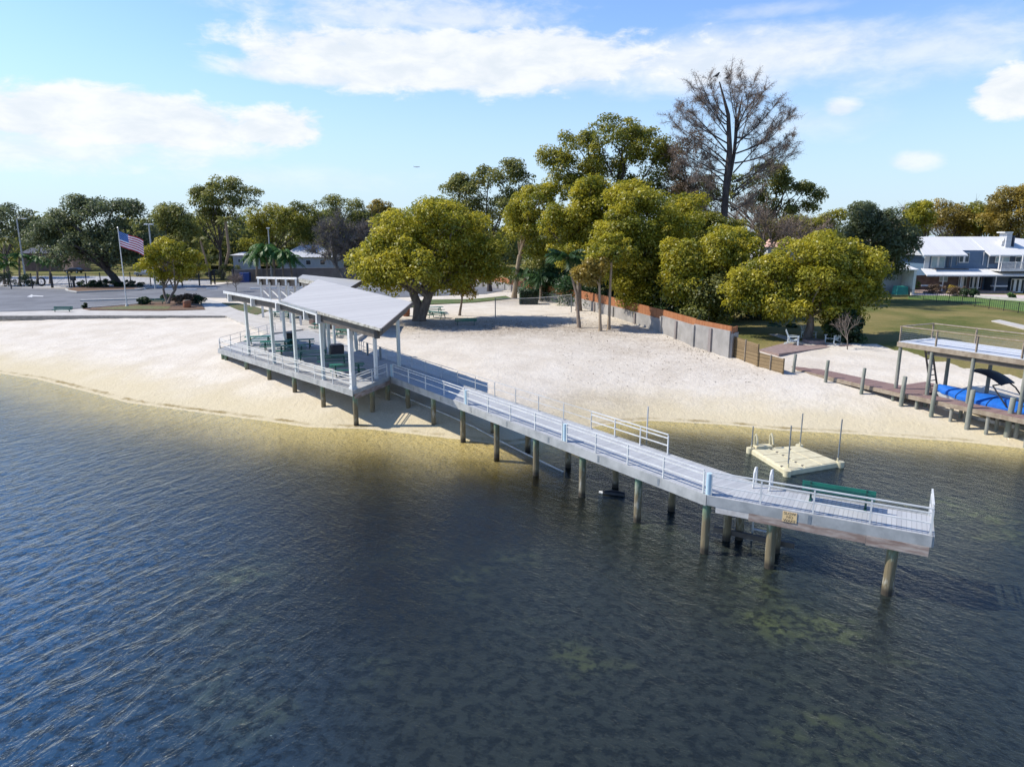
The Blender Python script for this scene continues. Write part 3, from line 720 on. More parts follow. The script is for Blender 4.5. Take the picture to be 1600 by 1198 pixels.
def roof_z(x, y):
    n = (P3-P1).cross(P4-P1); return P1.z-(n.x*(x-P1.x)+n.y*(y-P1.y))/n.z
def left_z(x, y):
    q0 = T0; n = (P1-T0).cross(PR-P1); return T0.z-.1-(n.x*(x-q0.x)+n.y*(y-q0.y))/n.z
cols = [(-21.78,55.88),(-18.34,51.9),(-15.6,48.6),(-12.89,45.8),(-10.22,42.78),(-9.35,46.1),(-8.5,50.6),(-21.0,62.6),(-15.2,54.9),(-14.75,54.5),(-13.4,58.0),(-15.9,60.6)]
for i, (x, y) in enumerate(cols):
    inside_r = inpoly(np.array([x]), np.array([y]), [P1[:2], P3[:2], P4[:2], P2[:2]])[0]
    top = (roof_z(x, y) if (inside_r or i in (3,4,5,6,10,11)) else left_z(x, y))-.2
    if i in (4, 5): top = 6.35
    big = .26 if i in (4,) else .2
    MB().box((x, y, (DZ+top)/2), (big, big, top-DZ), R(43)).build('column', M['white'] if i in (4, 5) else M['column'], pav)
MB().box((-10.2,42.8,DZ+.08),(.4,.4,.16),R(43)).build('column_base', M['rail'], pav)

# ------------------------------------------------------------------ rear shelter by the car park
LZ = 2.5
sh = thing('picnic_shelter', 'second smaller shelter with pale roof and row of white posts behind the pavilion', 'shelter', (-26, 77, LZ))
s0, s1 = W(401.5, 432.5, 82.0), W(464, 433.5, 74.0)
r0, r1, r2, r3 = W(466, 433.5, 74.0), W(547.5, 448.3, 67.0), W(565, 438, 75.0), W(473, 429, 83.5)
MB().slab([r0, r1, r2, r3], .16).build('roof', M['roof_shelter'], sh)
sb = Vector((1.2, 8.5, -1.4))
MB().slab([s0, s1, s1+sb, s0+sb], .12).build('roof', M['roof_shelter'], sh)
MB().beam(s0+Vector((0,-.06,-.1)), s1+Vector((0,-.06,-.1)), .1, .24).build('fascia', M['white'], sh)
MB().beam(s0+Vector((.3,.4,-.6)), s1+Vector((.2,.4,-.6)), .2, .75).build('beam', M['dark_beam'], sh)
MB().beam(r0+Vector((.0,.05,-.3)), r1+Vector((-.1,.05,-.3)), .12, .36).build('fascia', M['old_trim'], sh)
MB().beam(r1+Vector((-.05,.0,-.25)), r2+Vector((-.05,0,-.25)), .12, .4).build('fascia', M['dark_beam'], sh)
wa, wb = r0+Vector((.5,1.2,0)), r1+Vector((-.8,1.0,0))
MB().faces([(wa.x,wa.y,LZ),(wb.x,wb.y,LZ),(wb.x,wb.y,wb.z-.35),(wa.x,wa.y,wa.z-.35),(wa.x+.3,wa.y+.3,LZ),(wb.x+.3,wb.y+.3,LZ),(wb.x+.3,wb.y+.3,wb.z-.35),(wa.x+.3,wa.y+.3,wa.z-.35)],
           [(0,1,2,3),(7,6,5,4),(0,4,5,1),(1,5,6,2),(2,6,7,3),(3,7,4,0)]).build('wall', M['porch_dark'], sh)
for i in range(5):
    f = .04+i*.235; p = s0+(s1-s0)*f
    MB().box((p.x+.15, p.y+.15, (LZ+p.z)/2-.3), (.24, .24, p.z-LZ-.6), .2).build('column', M['white'], sh)
    MB().beam(p+Vector((-.02,-.16,-.52)), p+Vector((.1,.7,-.56)), .2, .75).build('purlin_end', M['white'], sh)
    if i < 4:
        p2 = s0+(s1-s0)*(f+.235)
        MB().beam((p.x+.3, p.y+.2, p.z-1.5), (p2.x+.1, p2.y+.1, p2.z-2.3), .1, .1).build('brace', M['white'], sh)
    p = s0+sb*.8+(s1-s0)*f; MB().box((p.x, p.y, (LZ+p.z)/2-.05), (.2, .2, p.z-LZ-.1), .2).build('column', M['white'], sh)
for p in (r2+Vector((-1,-.5,0)), r1+Vector((-.6,.6,0))):
    MB().box((p.x, p.y, (LZ+p.z)/2-.1), (.22,.22,p.z-LZ-.2), .2).build('column', M['white'], sh)

# ------------------------------------------------------------------ car park, paths, kerbs
AZ = 2.56
def sheet(name, pxs, mat, ztop, zbot=2.2):
    return struct(name, MB().prism([tuple(G(px, py, ztop)[:2]) for px, py in pxs][::-1], zbot, ztop), mat)
sheet('car_park', [(-300,490),(0,486.5),(82,484.5),(128,481.5),(217,474.5),(245,466),(300,464),(400,466),(520,468),(600,465),(660,463),(760,459),(800,451),(790,444),(640,437),(560,437),(470,438),(370,441),(330,446),(240,449),(100,451),(0,450),(-300,449)], M['asphalt'], AZ)
sheet('pavement', [(-300,495),(0,493),(150,492.5),(352,493),(385,506),(424,520.5),(473,514),(400,492),(372,484),(345,472),(318,466),(302,464.8),(318,478),(322,484),(250,485.5),(140,484.5),(128,482.2),(82,485.2),(0,487.2),(-300,490.6)], M['concrete'], 2.585)
struct('kerb', MB().prism([tuple(G(px, py, 2.6)[:2]) for px, py in ((-300,495),(0,493.1),(150,492.6),(352,493.1),(352,493.7),(150,493.2),(0,493.7),(-300,495.6))][::-1], 2.1, 2.6), M['old_edge'])
struct('shelter_paving', MB().prism([tuple(G(px, py, 2.6)[:2]) for px, py in ((400,491.5),(474,513.2),(560,528),(585,512),(560,488),(470,478),(420,484))][::-1], 2.2, 2.6), M['concrete'])
sheet('planting_island', [(129,481.6),(217,475.2),(246,467),(300,465),(316,478),(320,483),(250,484.7),(140,483.8)], M['mulch'], 2.68)
sheet('grass_strip', [(150,481.8),(214,477),(268,478.5),(262,482.5),(180,483)], None or simple('island_grass', (.085,.105,.03), (.17,.15,.06), 2.5, .95, .05, 16), 2.70)
sheet('grass_strip', [(347,473),(372,483.5),(402,491),(420,485),(395,478),(372,473.5)], simple('verge_grass', (.06,.10,.02), (.14,.11,.05), 1.2, .95, .05, 16), 2.66)
sheet('grass_strip', [(640,480),(672,475),(740,472),(800,466),(790,462),(740,467),(670,468),(620,472)], simple('oak_verge_grass', (.06,.11,.02), (.12,.13,.04), 1.0, .95, .05, 16), 2.60)
sheet('planting_island', [(103,452.2),(121,456),(215,452.2),(232,449.3),(200,447),(120,448)], M['mulch'], 2.70)
mb = MB()
kp = [G(px, py, 2.72) for px, py in ((232,449.5),(215,452.5),(160,454.5),(121,456.3),(106,454),(103,452))]
for a_, b_ in zip(kp[:-1], kp[1:]): mb.beam(a_, b_, .3, .2)
struct('kerb', mb, M['kerb'])
struct('kerb', MB().beam(G(126,469.5,2.66), G(218,466.8,2.66), .75, .22), M['kerb'])
struct('kerb', MB().beam(G(130,481.7,2.66), G(217,475,2.66), .3, .24), M['kerb'])
sheet('road', [(-300,448.5),(60,449.5),(230,446.8),(330,444),(330,437),(180,431.5),(60,431.5),(-300,434)], M['road'], 2.58)
pa = [(42,463.5),(50,459.8),(51,461.2),(68,462.2),(67,463.4),(51,462.8),(50,464.3)]
struct('painted_arrow', MB().faces([tuple(G(px, py, AZ+.006)) for px, py in pa], [tuple(range(len(pa)))[::-1]]), M['white'])
for i, (px, py) in enumerate(((219,452.3),(262,452.6),(299,453),(331,451.3),(399,451.5),(424,450.6),(449,450),(474,449.6),(500,449),(525,448.6))):
    p = G(px, py, AZ)
    if i == 0:
        ws = tag(MB().box((0,0,.11), (2.0,.42,.22), 0, .88).build('wheel_stop', M['white'], None, False, .02), 'pale concrete wheel stop in the row along the far side of the car park', 'wheel stop', 'concrete wheel stops in the car park')
        ws.location = p; ws.rotation_euler.z = R(6)
    else: dup(ws, p, R(6))
for px, py in ((620,452),(662,449),(705,455)):
    dup(ws, G(px, py, AZ), R(-14), 'pale concrete wheel stop in the row seen under the big tree', 'concrete wheel stops under the big tree')
# paths in the right-hand gardens
sheet('garden_path', [(1150,504),(1153,508.5),(1232,531),(1240,528)], M['concrete'], 2.42, 2.0)
sheet('garden_path', [(1549,501),(1562,499.3),(1640,517),(1640,523)], M['concrete'], 2.60, 2.2)
pp = [(1186,546),(1217,552.5),(1300,541.5),(1375,538.5),(1330,531.5),(1290,534),(1246,530)]
pz = 2.32
patio = struct('patio', MB().prism([tuple(G(px, py, pz)[:2]) for px, py in pp][::-1], 1.4, pz), M['paver'])

# ------------------------------------------------------------------ flag
fb = G(198.5, 478, 2.68)
fp = thing('flagpole', 'white flagpole on the planting island', 'flagpole', fb)
ftop = 12+.0135*fb.y-.15
MB().tube([fb, (fb.x, fb.y, ftop)], [.09, .05], 10).build('pole', M['white'], fp, True)
MB().tube([(fb.x, fb.y, ftop), (fb.x, fb.y, ftop+.1), (fb.x, fb.y, ftop+.2)], [.06, .13, .04], 10).build('finial', M['steel'], fp, True)
MB().tube([fb, (fb.x, fb.y, fb.z+.25)], [.25, .14], 10).build('base', M['kerb'], fp, True)
flag = thing('flag', 'United States flag streaming to the right from the pole', 'flag', (fb.x, fb.y, ftop-.4))
FW, FH = 3.3, 2.05
def fpos(u, v):     # u along the fly, v down the hoist
    return (fb.x+.06+u*FW*.93, fb.y+.22*math.sin(u*9+v)*u**.5+.1*u, ftop-.35-v*FH-u*1.15-.12*math.sin(u*7+v*1.5)*u)
def fgrid(u0, u1, v0, v1, nu, nv_, off=0.0):
    mb = MB(); vs = [Vector(fpos(u0+(u1-u0)*i/nu, v0+(v1-v0)*j/nv_))+Vector((0, off, 0)) for j in range(nv_+1) for i in range(nu+1)]
    return mb.faces(vs, [(j*(nu+1)+i, j*(nu+1)+i+1, (j+1)*(nu+1)+i+1, (j+1)*(nu+1)+i) for j in range(nv_) for i in range(nu)])
for name, par, mat in (('red_stripes', 0, M['flag_red']), ('white_stripes', 1, M['flag_white'])):
    mb = MB()
    for s in range(13):
        if s % 2 == par:
            g = fgrid(.4 if s < 7 else 0, 1, s/13, (s+1)/13, 24, 1); mb.faces(g.v, g.f)
    mb.build(name, mat, flag, True)
can = fgrid(0, .4, 0, 7/13, 12, 6).build('canton', M['flag_blue'], flag, True)
mb = MB()
for r_ in range(9):
    for c_ in range(6 if r_ % 2 == 0 else 5):
        u = .4*((c_+.5)/6 if r_ % 2 == 0 else (c_+1)/6); v = 7/13*(r_+.5)/9
        for off in (-.012, .012):
            vs = [Vector(fpos(u+.012*(1 if k % 2 == 0 else .42)*math.sin(k*math.pi/5), v-.02*(1 if k % 2 == 0 else .42)*math.cos(k*math.pi/5)))+Vector((0, off, 0)) for k in range(10)]
            mb.faces(vs, [tuple(range(10))])
mb.build('stars', M['flag_white'], can)
# street lamps
def lamp(px, py, Y, top_py, label, kind):
    p = W(px, py, Y); zt = W(px, top_py, Y).z; p.z = 2.5
    o = thing('street_lamp', label, 'street lamp', p)
    MB().tube([p, (p.x, p.y, zt)], [.2, .11], 10).build('pole', M['cream_light'], o, True)
    if kind == 'arm':
        MB().tube([(p.x, p.y, zt-.1), (p.x+.7, p.y, zt+.02), (p.x+1.1, p.y, zt)], .05, 8).build('arm', M['cream_light'], o, True)
        MB().box((p.x+1.5, p.y, zt-.02), (1.0, .4, .16), 0, .8).build('lamp_head', M['white'], o, False, .04)
    else:
        for s in (-1, 1):
            if kind == 'single' and s < 0: continue
            MB().box((p.x+s*.45*(kind == 'double'), p.y, zt+.06), (.75, .5, .2), 0, .8).build('lamp_head', M['white'], o, False, .04)
        if kind == 'double': MB().box((p.x, p.y, zt-.02), (1.2, .08, .08)).build('arm', M['cream_light'], o)
lamp(41, 443, 138, 341.5, 'tall pale street lamp with one arm above the palms by the gate', 'arm')
lamp(243, 449, 128, 351, 'street lamp with twin heads rising behind the small tree', 'double')
lamp(425, 440, 150, 357, 'street lamp whose small white head shows above the feathery palms', 'single')

# ------------------------------------------------------------------ gates, fences and walls
def fence(name, label, cat, pts, h, mat, bar=.0, rails=(.95,.12), pw=.09, gap=.0, extra=None):
    o = thing(name, label, cat, pts[0])
    n = 0
    for i, (a_, b_) in enumerate(zip(pts[:-1], pts[1:])):
        mb = MB()
        for r_ in rails: mb.beam(a_+Vector((0,0,h*r_)), b_+Vector((0,0,h*r_)), .05, .05)
        if bar:
            k = int((b_-a_).length/bar)
            for j in range(1, k):
                c = a_+(b_-a_)*(j/k); mb.box((c.x, c.y, c.z+h*.53), (.028, .028, h*.84))
        mb.build('fence_panel', mat, o)
    for p in pts: MB().box((p.x, p.y, p.z+h*.52), (pw, pw, h*1.04)).build('post', mat, o)
    return o
g0 = [G(px, py, 2.55) for px, py in ((-40,452.5),(18,451.5),(51,450.5),(81,449.8))]
fence('metal_fence', 'black metal fence left of the entrance gate', 'fence', g0, 2.7, M['black'], .22, pw=.14)
gt = [G(px, py, 2.57) for px, py in ((83,449.7),(109,449.4))]
o = fence('entrance_gate', 'black entrance gate panel with a diagonal brace', 'gate', gt, 2.6, M['black'], .22, pw=.18)
MB().beam(gt[0]+Vector((0,-.05,.3)), gt[1]+Vector((0,-.05,2.4)), .06, .06).build('brace', M['steel'], o)
fence('metal_fence', 'black metal fence behind the mulched island with the live oak', 'fence', [G(px, py, 2.6) for px, py in ((112,449.3),(136,448.6),(158,448),(180,447.6),(205,447.2),(236,446.8))], 2.6, M['black'], .22, pw=.14)
fence('metal_fence', 'black metal gate fence right of the small tree', 'fence', [G(px, py, 2.57) for px, py in ((285,447),(312,446),(330,445),(336,444.4),(366,442))], 2.9, M['black'], .22, pw=.2)
kb = G(116, 449.8, 2.6)
o = thing('gate_keypad', 'black boxy gate control cabinet on a stand beside the gate', 'cabinet', kb)
MB().box((kb.x, kb.y, kb.z+1.75), (.8, .5, .8)).build('housing', M['black'], o, False, .03); MB().box((kb.x, kb.y, kb.z+.68), (.3, .3, 1.36)).build('stand', M['black'], o)
wp = G(65.5, 446.8, 2.6)
o = thing('round_emblem', 'black ring shaped wheel ornament with pale hub beside the gate', 'ornament', wp)
mb = MB()
ring = [(wp.x+.72*math.sin(k*math.pi/12), wp.y, wp.z+.85+.72*math.cos(k*math.pi/12)) for k in range(25)]
mb.tube(ring, .16, 8).build('ring', M['black'], o, True)
mb = MB()
for k in range(3): a_ = k*math.pi/3; mb.beam((wp.x-.7*math.cos(a_), wp.y, wp.z+.85-.7*math.sin(a_)), (wp.x+.7*math.cos(a_), wp.y, wp.z+.85+.7*math.sin(a_)), .05, .05)
mb.build('spoke', M['white'], o)
tw = [G(366,441.5,2.5), G(410,440,2.5), G(462,438,2.5), G(540,437,2.5), G(610,436,2.5), G(690,437,2.5)]
o = thing('boundary_wall', 'long taupe boundary wall behind the car park', 'wall', tw[0])
for a_, b_ in zip(tw[:-1], tw[1:]):
    MB().beam(a_+Vector((0,0,1.3)), b_+Vector((0,0,1.3)), .22, 2.6).build('wall_panel', M['wall_brown'], o)
    MB().beam(a_+Vector((0,0,2.65)), b_+Vector((0,0,2.65)), .32, .1).build('coping', M['wall_block'], o)
for p in tw: MB().box((p.x, p.y, p.z+1.4), (.5,.5,2.8)).build('pillar', M['wall_brown'], o)
o = thing('retaining_wall', 'grey block wall topped by an orange board fence along the beach', 'wall', WALLP[-1])
hts = [(1.3,.9),(1.25,1.0),(1.1,1.1),(1.1,1.1),(1.2,1.15),(1.25,1.15),(1.3,1.05),(1.75,.7),(2.05,.5)]
for (a_, b_), (hg, ho) in zip(zip(WALLP[:-1], WALLP[1:]), hts):
    zb = min(a_.z, b_.z)-.6; zt = max(a_.z, b_.z)+hg
    MB().beam((a_.x, a_.y, (zb+zt)/2), (b_.x, b_.y, (zb+zt)/2), .3, zt-zb).build('wall_panel', M['wall_block'], o)
    n = (b_-a_).normalized(); off = Vector((-n.y, n.x, 0))
    if off.y < 0: off = -off
    MB().beam(Vector((a_.x, a_.y, zt+ho/2-.1))+off*.05, Vector((b_.x, b_.y, zt+ho/2-.1))+off*.05, .12, ho+.2 if False else ho).build('board_fence', M['orange_wood'], o)
    for f in (0, .5):
        p = a_+(b_-a_)*f
        MB().box((p.x-.12*off.x, p.y-.12*off.y, (zb+zt)/2-.03), (.36, .36, zt-zb-.08), math.atan2(n.y, n.x)).build('pilaster', M['wall_brown'] if f else M['wall_block'], o)
e_ = WALLP[-1]; MB().beam((e_.x, e_.y, e_.z+.75), (e_.x+.9, e_.y+1.3, e_.z+.75), .3, 2.6).build('wall_return', M['wall_block'], o)
MB().beam((e_.x, e_.y, e_.z+2.3), (e_.x+.9, e_.y+1.3, e_.z+2.3), .12, .48).build('board_fence', M['orange_wood'], o)
def board_panel(label, a_, b_, za, zb_, ht):
    o = thing('wooden_fence', label, 'fence', a_)
    MB().beam((a_.x, a_.y, a_.z+ht/2-.15), (b_.x, b_.y, b_.z+ht/2-.15), .06, ht+.3).build('board_panel', M['brown_wood'], o)
    for f in (0, .5, 1):
        p = a_+(b_-a_)*f; MB().box((p.x-.03, p.y-.07, p.z+ht/2-.1), (.11, .11, ht+.35), 0).build('post', M['dock_wood'] if f == .5 else M['brown_wood'], o)
board_panel('taller brown slatted fence panel next to the grey wall end', hit(1145,557), hit(1183,572), 0, 0, 1.75)
board_panel('lower brown slatted fence panel nearer the lake', hit(1184,572.5), hit(1223,584), 0, 0, 1.15)

# ------------------------------------------------------------------ volleyball net and hedge block
va, vb = hit(774, 496), hit(892.5, 488)
o = thing('volleyball_net', 'volleyball net with white top band between two thin posts on the sand', 'net', va)
for p in (va, vb): MB().tube([p-Vector((0,0,.3)), p+Vector((0,0,2.35))], .06, 8).build('post', M['grey_pole'], o, True)
mb = MB(); n_ = 24
def sag(f, z): return va+(vb-va)*f+Vector((0,0,z-.18*math.sin(f*math.pi)))
mb.tube([sag(k/12, 2.28) for k in range(13)], .035, 6).build('top_band', M['white'], o, True)
mb = MB()
for k in range(1, 60): mb.beam(sag(k/60, 1.45), sag(k/60, 2.26), .01, .01)
for z in (1.45, 1.6, 1.75, 1.9, 2.05): mb.tube([sag(k/12, z) for k in range(13)], .006, 4)
mb.build('mesh', M['net'], o)

# ------------------------------------------------------------------ swimming float and its poles
fl = [G(1172,700,.28), G(1230,735.5,.28), G(1313,721.5,.28), G(1249,695.5,.28)]
fx = thing('floating_dock', 'cream plastic swimming float moored beside the pier', 'float', (sum(p.x for p in fl)/4, sum(p.y for p in fl)/4, 0))
def inset(k): 
    c = sum(fl, Vector())/4; return [c+(p-c)*k for p in fl]
MB().prism([tuple(p[:2]) for p in fl], -.14, .26).build('hull', M['float'], fx, False, .06)
q4 = inset(.965)
for i in range(3):
    for j in range(3):
        def bl(u, v): return (q4[0]*(1-u)+q4[1]*u)*(1-v)+(q4[3]*(1-u)+q4[2]*u)*v
        MB().prism([tuple(bl((i+a)/3, (j+b)/3)[:2]) for a, b in ((.02,.02),(.98,.02),(.98,.98),(.02,.98))], .22, .285).build('deck_module', M['float'], fx, False, .02)
        for a in (.25, .75) if j == 1 else ((.5,) if (i+j) % 3 == 2 else ()):
            p = bl((i+a)/3, (j+.04)/3); MB().box((p.x, p.y, .288), (.16, .1, .02), .7).build('recess', M['dark_beam'], fx)
for p in fl: MB().tube([(p.x, p.y, -.12), (p.x, p.y, .31)], .2, 12).build('corner_block', M['float'], fx, True)
p = fl[0]*.86+fl[3]*.14; e1 = (fl[3]-fl[0]).normalized(); e2 = (fl[1]-fl[0]).normalized()
MB().box((p.x+e1.x*.35, p.y+e1.y*.35, .34), (1.0, .45, .16), math.atan2(e1.y, e1.x)).build('step', M['float'], fx, False, .04)
for s in (-.1, .85):
    b0 = p+e1*s-e2*.12; 
    MB().tube([b0+Vector((0,0,.0)), b0-e2*.03+Vector((0,0,.62)), b0+e2*.1+Vector((0,0,.78)), b0+e2*.24+Vector((0,0,.6)), b0+e2*.34+Vector((0,0,.2))], .055, 8).build('handhold', M['float'], fx, True)
for (bx, by, tx, ty, lb) in ((1174,699,1177,666,'short mooring pole at the left corner of the float by its step'), (1231.5,728,1236.5,665,'mooring pole at the near corner of the float'),
                             (1250,694.5,1254.5,646,'mooring pole at the far corner of the float'), (1309,719,1316,655,'tall mooring pole at the right corner of the float')):
    p = G(bx, by, .36); d = ray(tx, ty); tt = p.y/d[1]; zt = H+d[2]*tt
    o = thing('mooring_pole', lb, 'pole', (p.x, p.y, 0))
    MB().tube([(p.x-.02, p.y, -1.2), (p.x, p.y, .5)], .05, 8).build('sleeve', M['float'], o, True)
    MB().tube([(p.x, p.y, -1.3), (d[0]*tt, p.y, zt)], .035, 8).build('pole', M['grey_pole'], o, True)
p = hit(1010, 696); q = W(1011.5, 635, p.y)
tag(MB().tube([(p.x, p.y, -.6), (p.x, p.y, q.z)], .045, 8).build('pipe_pole', M['white'], None, True), 'white pipe pole standing in the shallows behind the walkway railing', 'pole')
# pale pipe lying along the sand and shallows under the walkway
pts = [hit(612,614)+Vector((0,0,.06))]+[hit(px, py)+Vector((0,0,.07)) for px, py in ((650,629),(700,650),(740,668))]+[G(790,693,.03), G(830,713,.02), G(880,737,.0)]
tag(MB().tube(pts, .05, 8).build('water_pipe', M['pipe'], None, True), 'pale pipe lying on the sand and shallows under the walkway', 'pipe')
p = G(945, 769, .05)
o = thing('buoy', 'dark drum shaped buoy with white tip floating under the walkway', 'buoy', p)
MB().tube([(p.x-.1, p.y, .02), (p.x+.25, p.y-.05, .03), (p.x+.9, p.y-.3, .02)], [.1, .17, .15], 12).build('drum', M['black'], o, True)
MB().tube([(p.x-.28, p.y+.05, .06), (p.x-.1, p.y, .03)], [.05, .09], 10).build('tip', M['white'], o, True)

# ------------------------------------------------------------------ boathouse dock on the right
UZ, KZ = 5.0, 1.7
Q0, Q1, Qb = G(1404,533,UZ), G(1600,561,UZ), G(1461,528,UZ)
e1 = (Q1-Q0).normalized(); e2 = Vector((-e1.y, e1.x, 0))
if e2.dot(Qb-Q0) < 0: e2 = -e2
WID, LEN = 3.6, 11.5
bh = thing('boathouse', 'open boathouse with flat white sun deck on posts over a reddish dock', 'boathouse', (Q0.x, Q0.y, KZ))
U = lambda a, b, z=UZ: Vector((Q0.x+e1.x*a+e2.x*b, Q0.y+e1.y*a+e2.y*b, z))
MB().slab([U(0,0), U(LEN,0), U(LEN,WID), U(0,WID)], .08).build('sun_deck', M['terrace'], bh)
MB().beam(U(-.05,-.03,UZ-.2), U(LEN,-.03,UZ-.2), .06, .32).build('fascia', M['dock_wood'], bh)
MB().beam(U(-.03,0,UZ-.2), U(-.03,WID,UZ-.2), .06, .28).build('fascia', M['dock_wood'], bh)
MB().beam(U(-.05,WID+.03,UZ-.2), U(LEN,WID+.03,UZ-.2), .06, .32).build('fascia', M['dock_wood'], bh)
MB().beam(U(2.0,.22,UZ-.5), U(LEN,.22,UZ-.5), .2, .3).beam(U(2,WID-.3,UZ-.5), U(LEN,WID-.3,UZ-.5), .2, .3).build('beam', M['dark_beam'], bh)
mbj = MB()
for k in range(1, 14): mbj.beam(U(k*.85, .3, UZ-.2), U(k*.85, WID-.3, UZ-.2), .06, .22)
mbj.build('joist', M['dock_wood'], bh)
for a_, b_ in ((.12,.12),(2.35,.1),(5.0,.1),(8.0,.1),(1.55,WID-.3),(4.3,WID-.3),(7.2,WID-.3)):
    p = U(a_, b_); MB().tube([(p.x, p.y, hz(p.x, p.y)-.6), (p.x, p.y, UZ-.12)], [.13,.115], 10).build('post', M['piling_grey'], bh, True)
for a_ in (0.05, 2.55, 5.1, 7.7):
    MB().beam(U(a_, .06, UZ), U(a_, .06, UZ+1.0), .09, .09).build('rail_post', M['dock_wood'], bh)
for a_ in (.05, 3.0, 6.0):
    MB().beam(U(a_, WID-.06, UZ), U(a_, WID-.06, UZ+1.0), .09, .09).build('rail_post', M['dock_wood'], bh)
MB().beam(U(0,.06,UZ+1.03), U(LEN,.06,UZ+1.03), .16, .06).build('top_rail', M['dock_wood'], bh)
MB().beam(U(.05,0,UZ+1.03), U(.05,WID,UZ+1.03), .16, .06).build('top_rail', M['dock_wood'], bh)
MB().beam(U(0.1,WID-.06,UZ+1.03), U(LEN,WID-.06,UZ+1.03), .2, .06).build('top_rail', M['dock_wood'], bh)
mb = MB()
for k in range(6):
    z = UZ+.15+k*.14
    mb.tube([U(0,.06,z), U(LEN,.06,z)], .008, 4); mb.tube([U(.05,0,z), U(.05,WID,z)], .008, 4); mb.tube([U(.05,WID-.06,z), U(LEN,WID-.06,z)], .008, 4)
mb.build('cable', M['grey_pole'], bh)
# lower deck: landing, near finger, far finger
def dslab(pts, nm='deck'): return MB().slab(pts, .07).build(nm, M['dock_red'], bh)
Kk = lambda a, b: U(a, b, KZ)
dslab([Kk(-.4,-.9), Kk(1.95,-.9), Kk(1.95,WID+.5), Kk(-.4,WID+.5)])
dslab([Kk(1.97,-.9), Kk(LEN,-.9), Kk(LEN,.35), Kk(1.97,.35)]); dslab([Kk(1.97,WID-.25), Kk(LEN,WID-.25), Kk(LEN,WID+.5), Kk(1.97,WID+.5)])
MB().beam(Kk(-.4,-.93)-Vector((0,0,.15)), Kk(LEN,-.93)-Vector((0,0,.15)), .06, .28).build('deck_edge', M['dock_wood'], bh)
for a_ in (.6, 2.3, 4.6, 6.8, 9):
    for b_ in (-.75, .25):
        p = Kk(a_, b_); MB().tube([(p.x, p.y, hz(p.x, p.y)-.5), (p.x, p.y, KZ-.08)], .11, 10).build('piling', M['piling_grey'], bh, True)
bwn = [G(1246,577,1.85), G(1289,586.5,1.8), G(1347,600,1.75), G(1412,615,1.7)]
bwf = [G(1222,566,1.85), G(1299,580,1.8), G(1360,592.5,1.75), G(1418,604,1.7)]
o = thing('boardwalk', 'reddish timber boardwalk leading along the beach to the boathouse', 'boardwalk', bwn[0])
for i in range(3):
    MB().slab([bwn[i], bwn[i+1], bwf[i+1], bwf[i]], .07).build('deck', M['dock_red'], o)
    MB().beam(bwn[i]+Vector((0,-.03,-.16)), bwn[i+1]+Vector((0,-.03,-.16)), .07, .26).build('deck_edge', M['dock_wood'], o)
    for c in (bwn[i+1]*.8+bwf[i+1]*.2,): MB().tube([(c.x, c.y, hz(c.x, c.y)-.4), (c.x, c.y, c.z-.08)], .11, 10).build('support', M['dark_beam'], o, True)
for i, (bx, by, ty, lb, r_) in enumerate(((1240,582,553,'short pale post at the fence end of the boardwalk',.12),(1290,597,563,'pale post halfway along the near side of the boardwalk',.12),
        (1346,615,575,'leaning pale post near the boathouse end of the boardwalk',.12),(1408,634,588,'green topped post at the corner of the boathouse landing',.14),
        (1511,670,609,'outer mooring pile in front of the blue boat',.15),(1572,688,621,'outer mooring pile nearest the lake at the picture edge',.16),
        (1455,651,600,'mooring pile at the sand edge close to the boat bow',.13))):
    p = hit(bx, by) if by < 680 else G(bx, by, 0); zt = W(bx, ty, p.y).z
    tag(MB().tube([(p.x-.03, p.y, p.z-.8), (p.x, p.y, (p.z+zt)/2), (p.x+.04, p.y, zt-.03), (p.x+.04, p.y, zt)], [r_*1.05, r_, r_*.95, r_*.8], 12).build('mooring_pile', M['piling_grey'], None, True), lb, 'pile')
# leaning ladder
o = thing('wooden_ladder', 'dark wooden ladder leaning from the dock up to the sun deck', 'ladder', Kk(1.7, 2.4))
la, lb_ = (Kk(2.2,WID-.55), Kk(3.6,WID-.5)), (U(2.0,WID-.75,UZ-.15), U(3.1,WID-.75,UZ-.15))
la = (Kk(1.85,1.3), Kk(1.85,2.05)); lb_ = (U(.95,1.35,UZ-.1), U(.95,2.1,UZ-.1))
for a_, b_ in zip(la, lb_): MB().beam(a_, b_, .14, .06).build('rail', M['dark_beam'], o)
mb = MB()
for k in range(1, 9):
    f = k/9; mb.beam(la[0]+(lb_[0]-la[0])*f, la[1]+(lb_[1]-la[1])*f, .1, .04)
mb.build('rung', M['dark_beam'], o)
# boat on its lift, bow to the shore
BZ = KZ-.5
boat = thing('covered_boat', 'white motorboat under a bright blue cover on a lift in the boathouse', 'boat', U(2.6, WID*.5, BZ))
def hull_sections():
    out = []
    for k in range(13):
        f = k/12; a_ = 2.35+f*7.0; hw = 1.12*min(1, (f*2.4+.02))**.55*(1-.12*max(0, f-.7)); out.append((f, a_, hw))
    return out
vs = []; fs = []
prof = [(-1,.75),(-.95,.45),(-.7,.05),(0,-.25),(.7,.05),(.95,.45),(1,.75)]
for f, a_, hw in hull_sections():
    for (u, zz) in prof:
        vs.append(U(a_-(.35*(zz+.25) if f < .3 else 0), WID*.5+u*hw, BZ-.25+zz*(1 if f > .2 else .6+2*f)+(.30*(1-f)**2 if zz > .4 else .35*(1-f)**3)))
n = len(prof)
for i in range(12):
    for j in range(n-1): fs.append((i*n+j, i*n+j+1, (i+1)*n+j+1, (i+1)*n+j))
fs.append(tuple(range(12*n, 13*n)))
MB().faces(vs, fs).build('hull', M['boat_white'], boat, True)
vs = []; fs = []
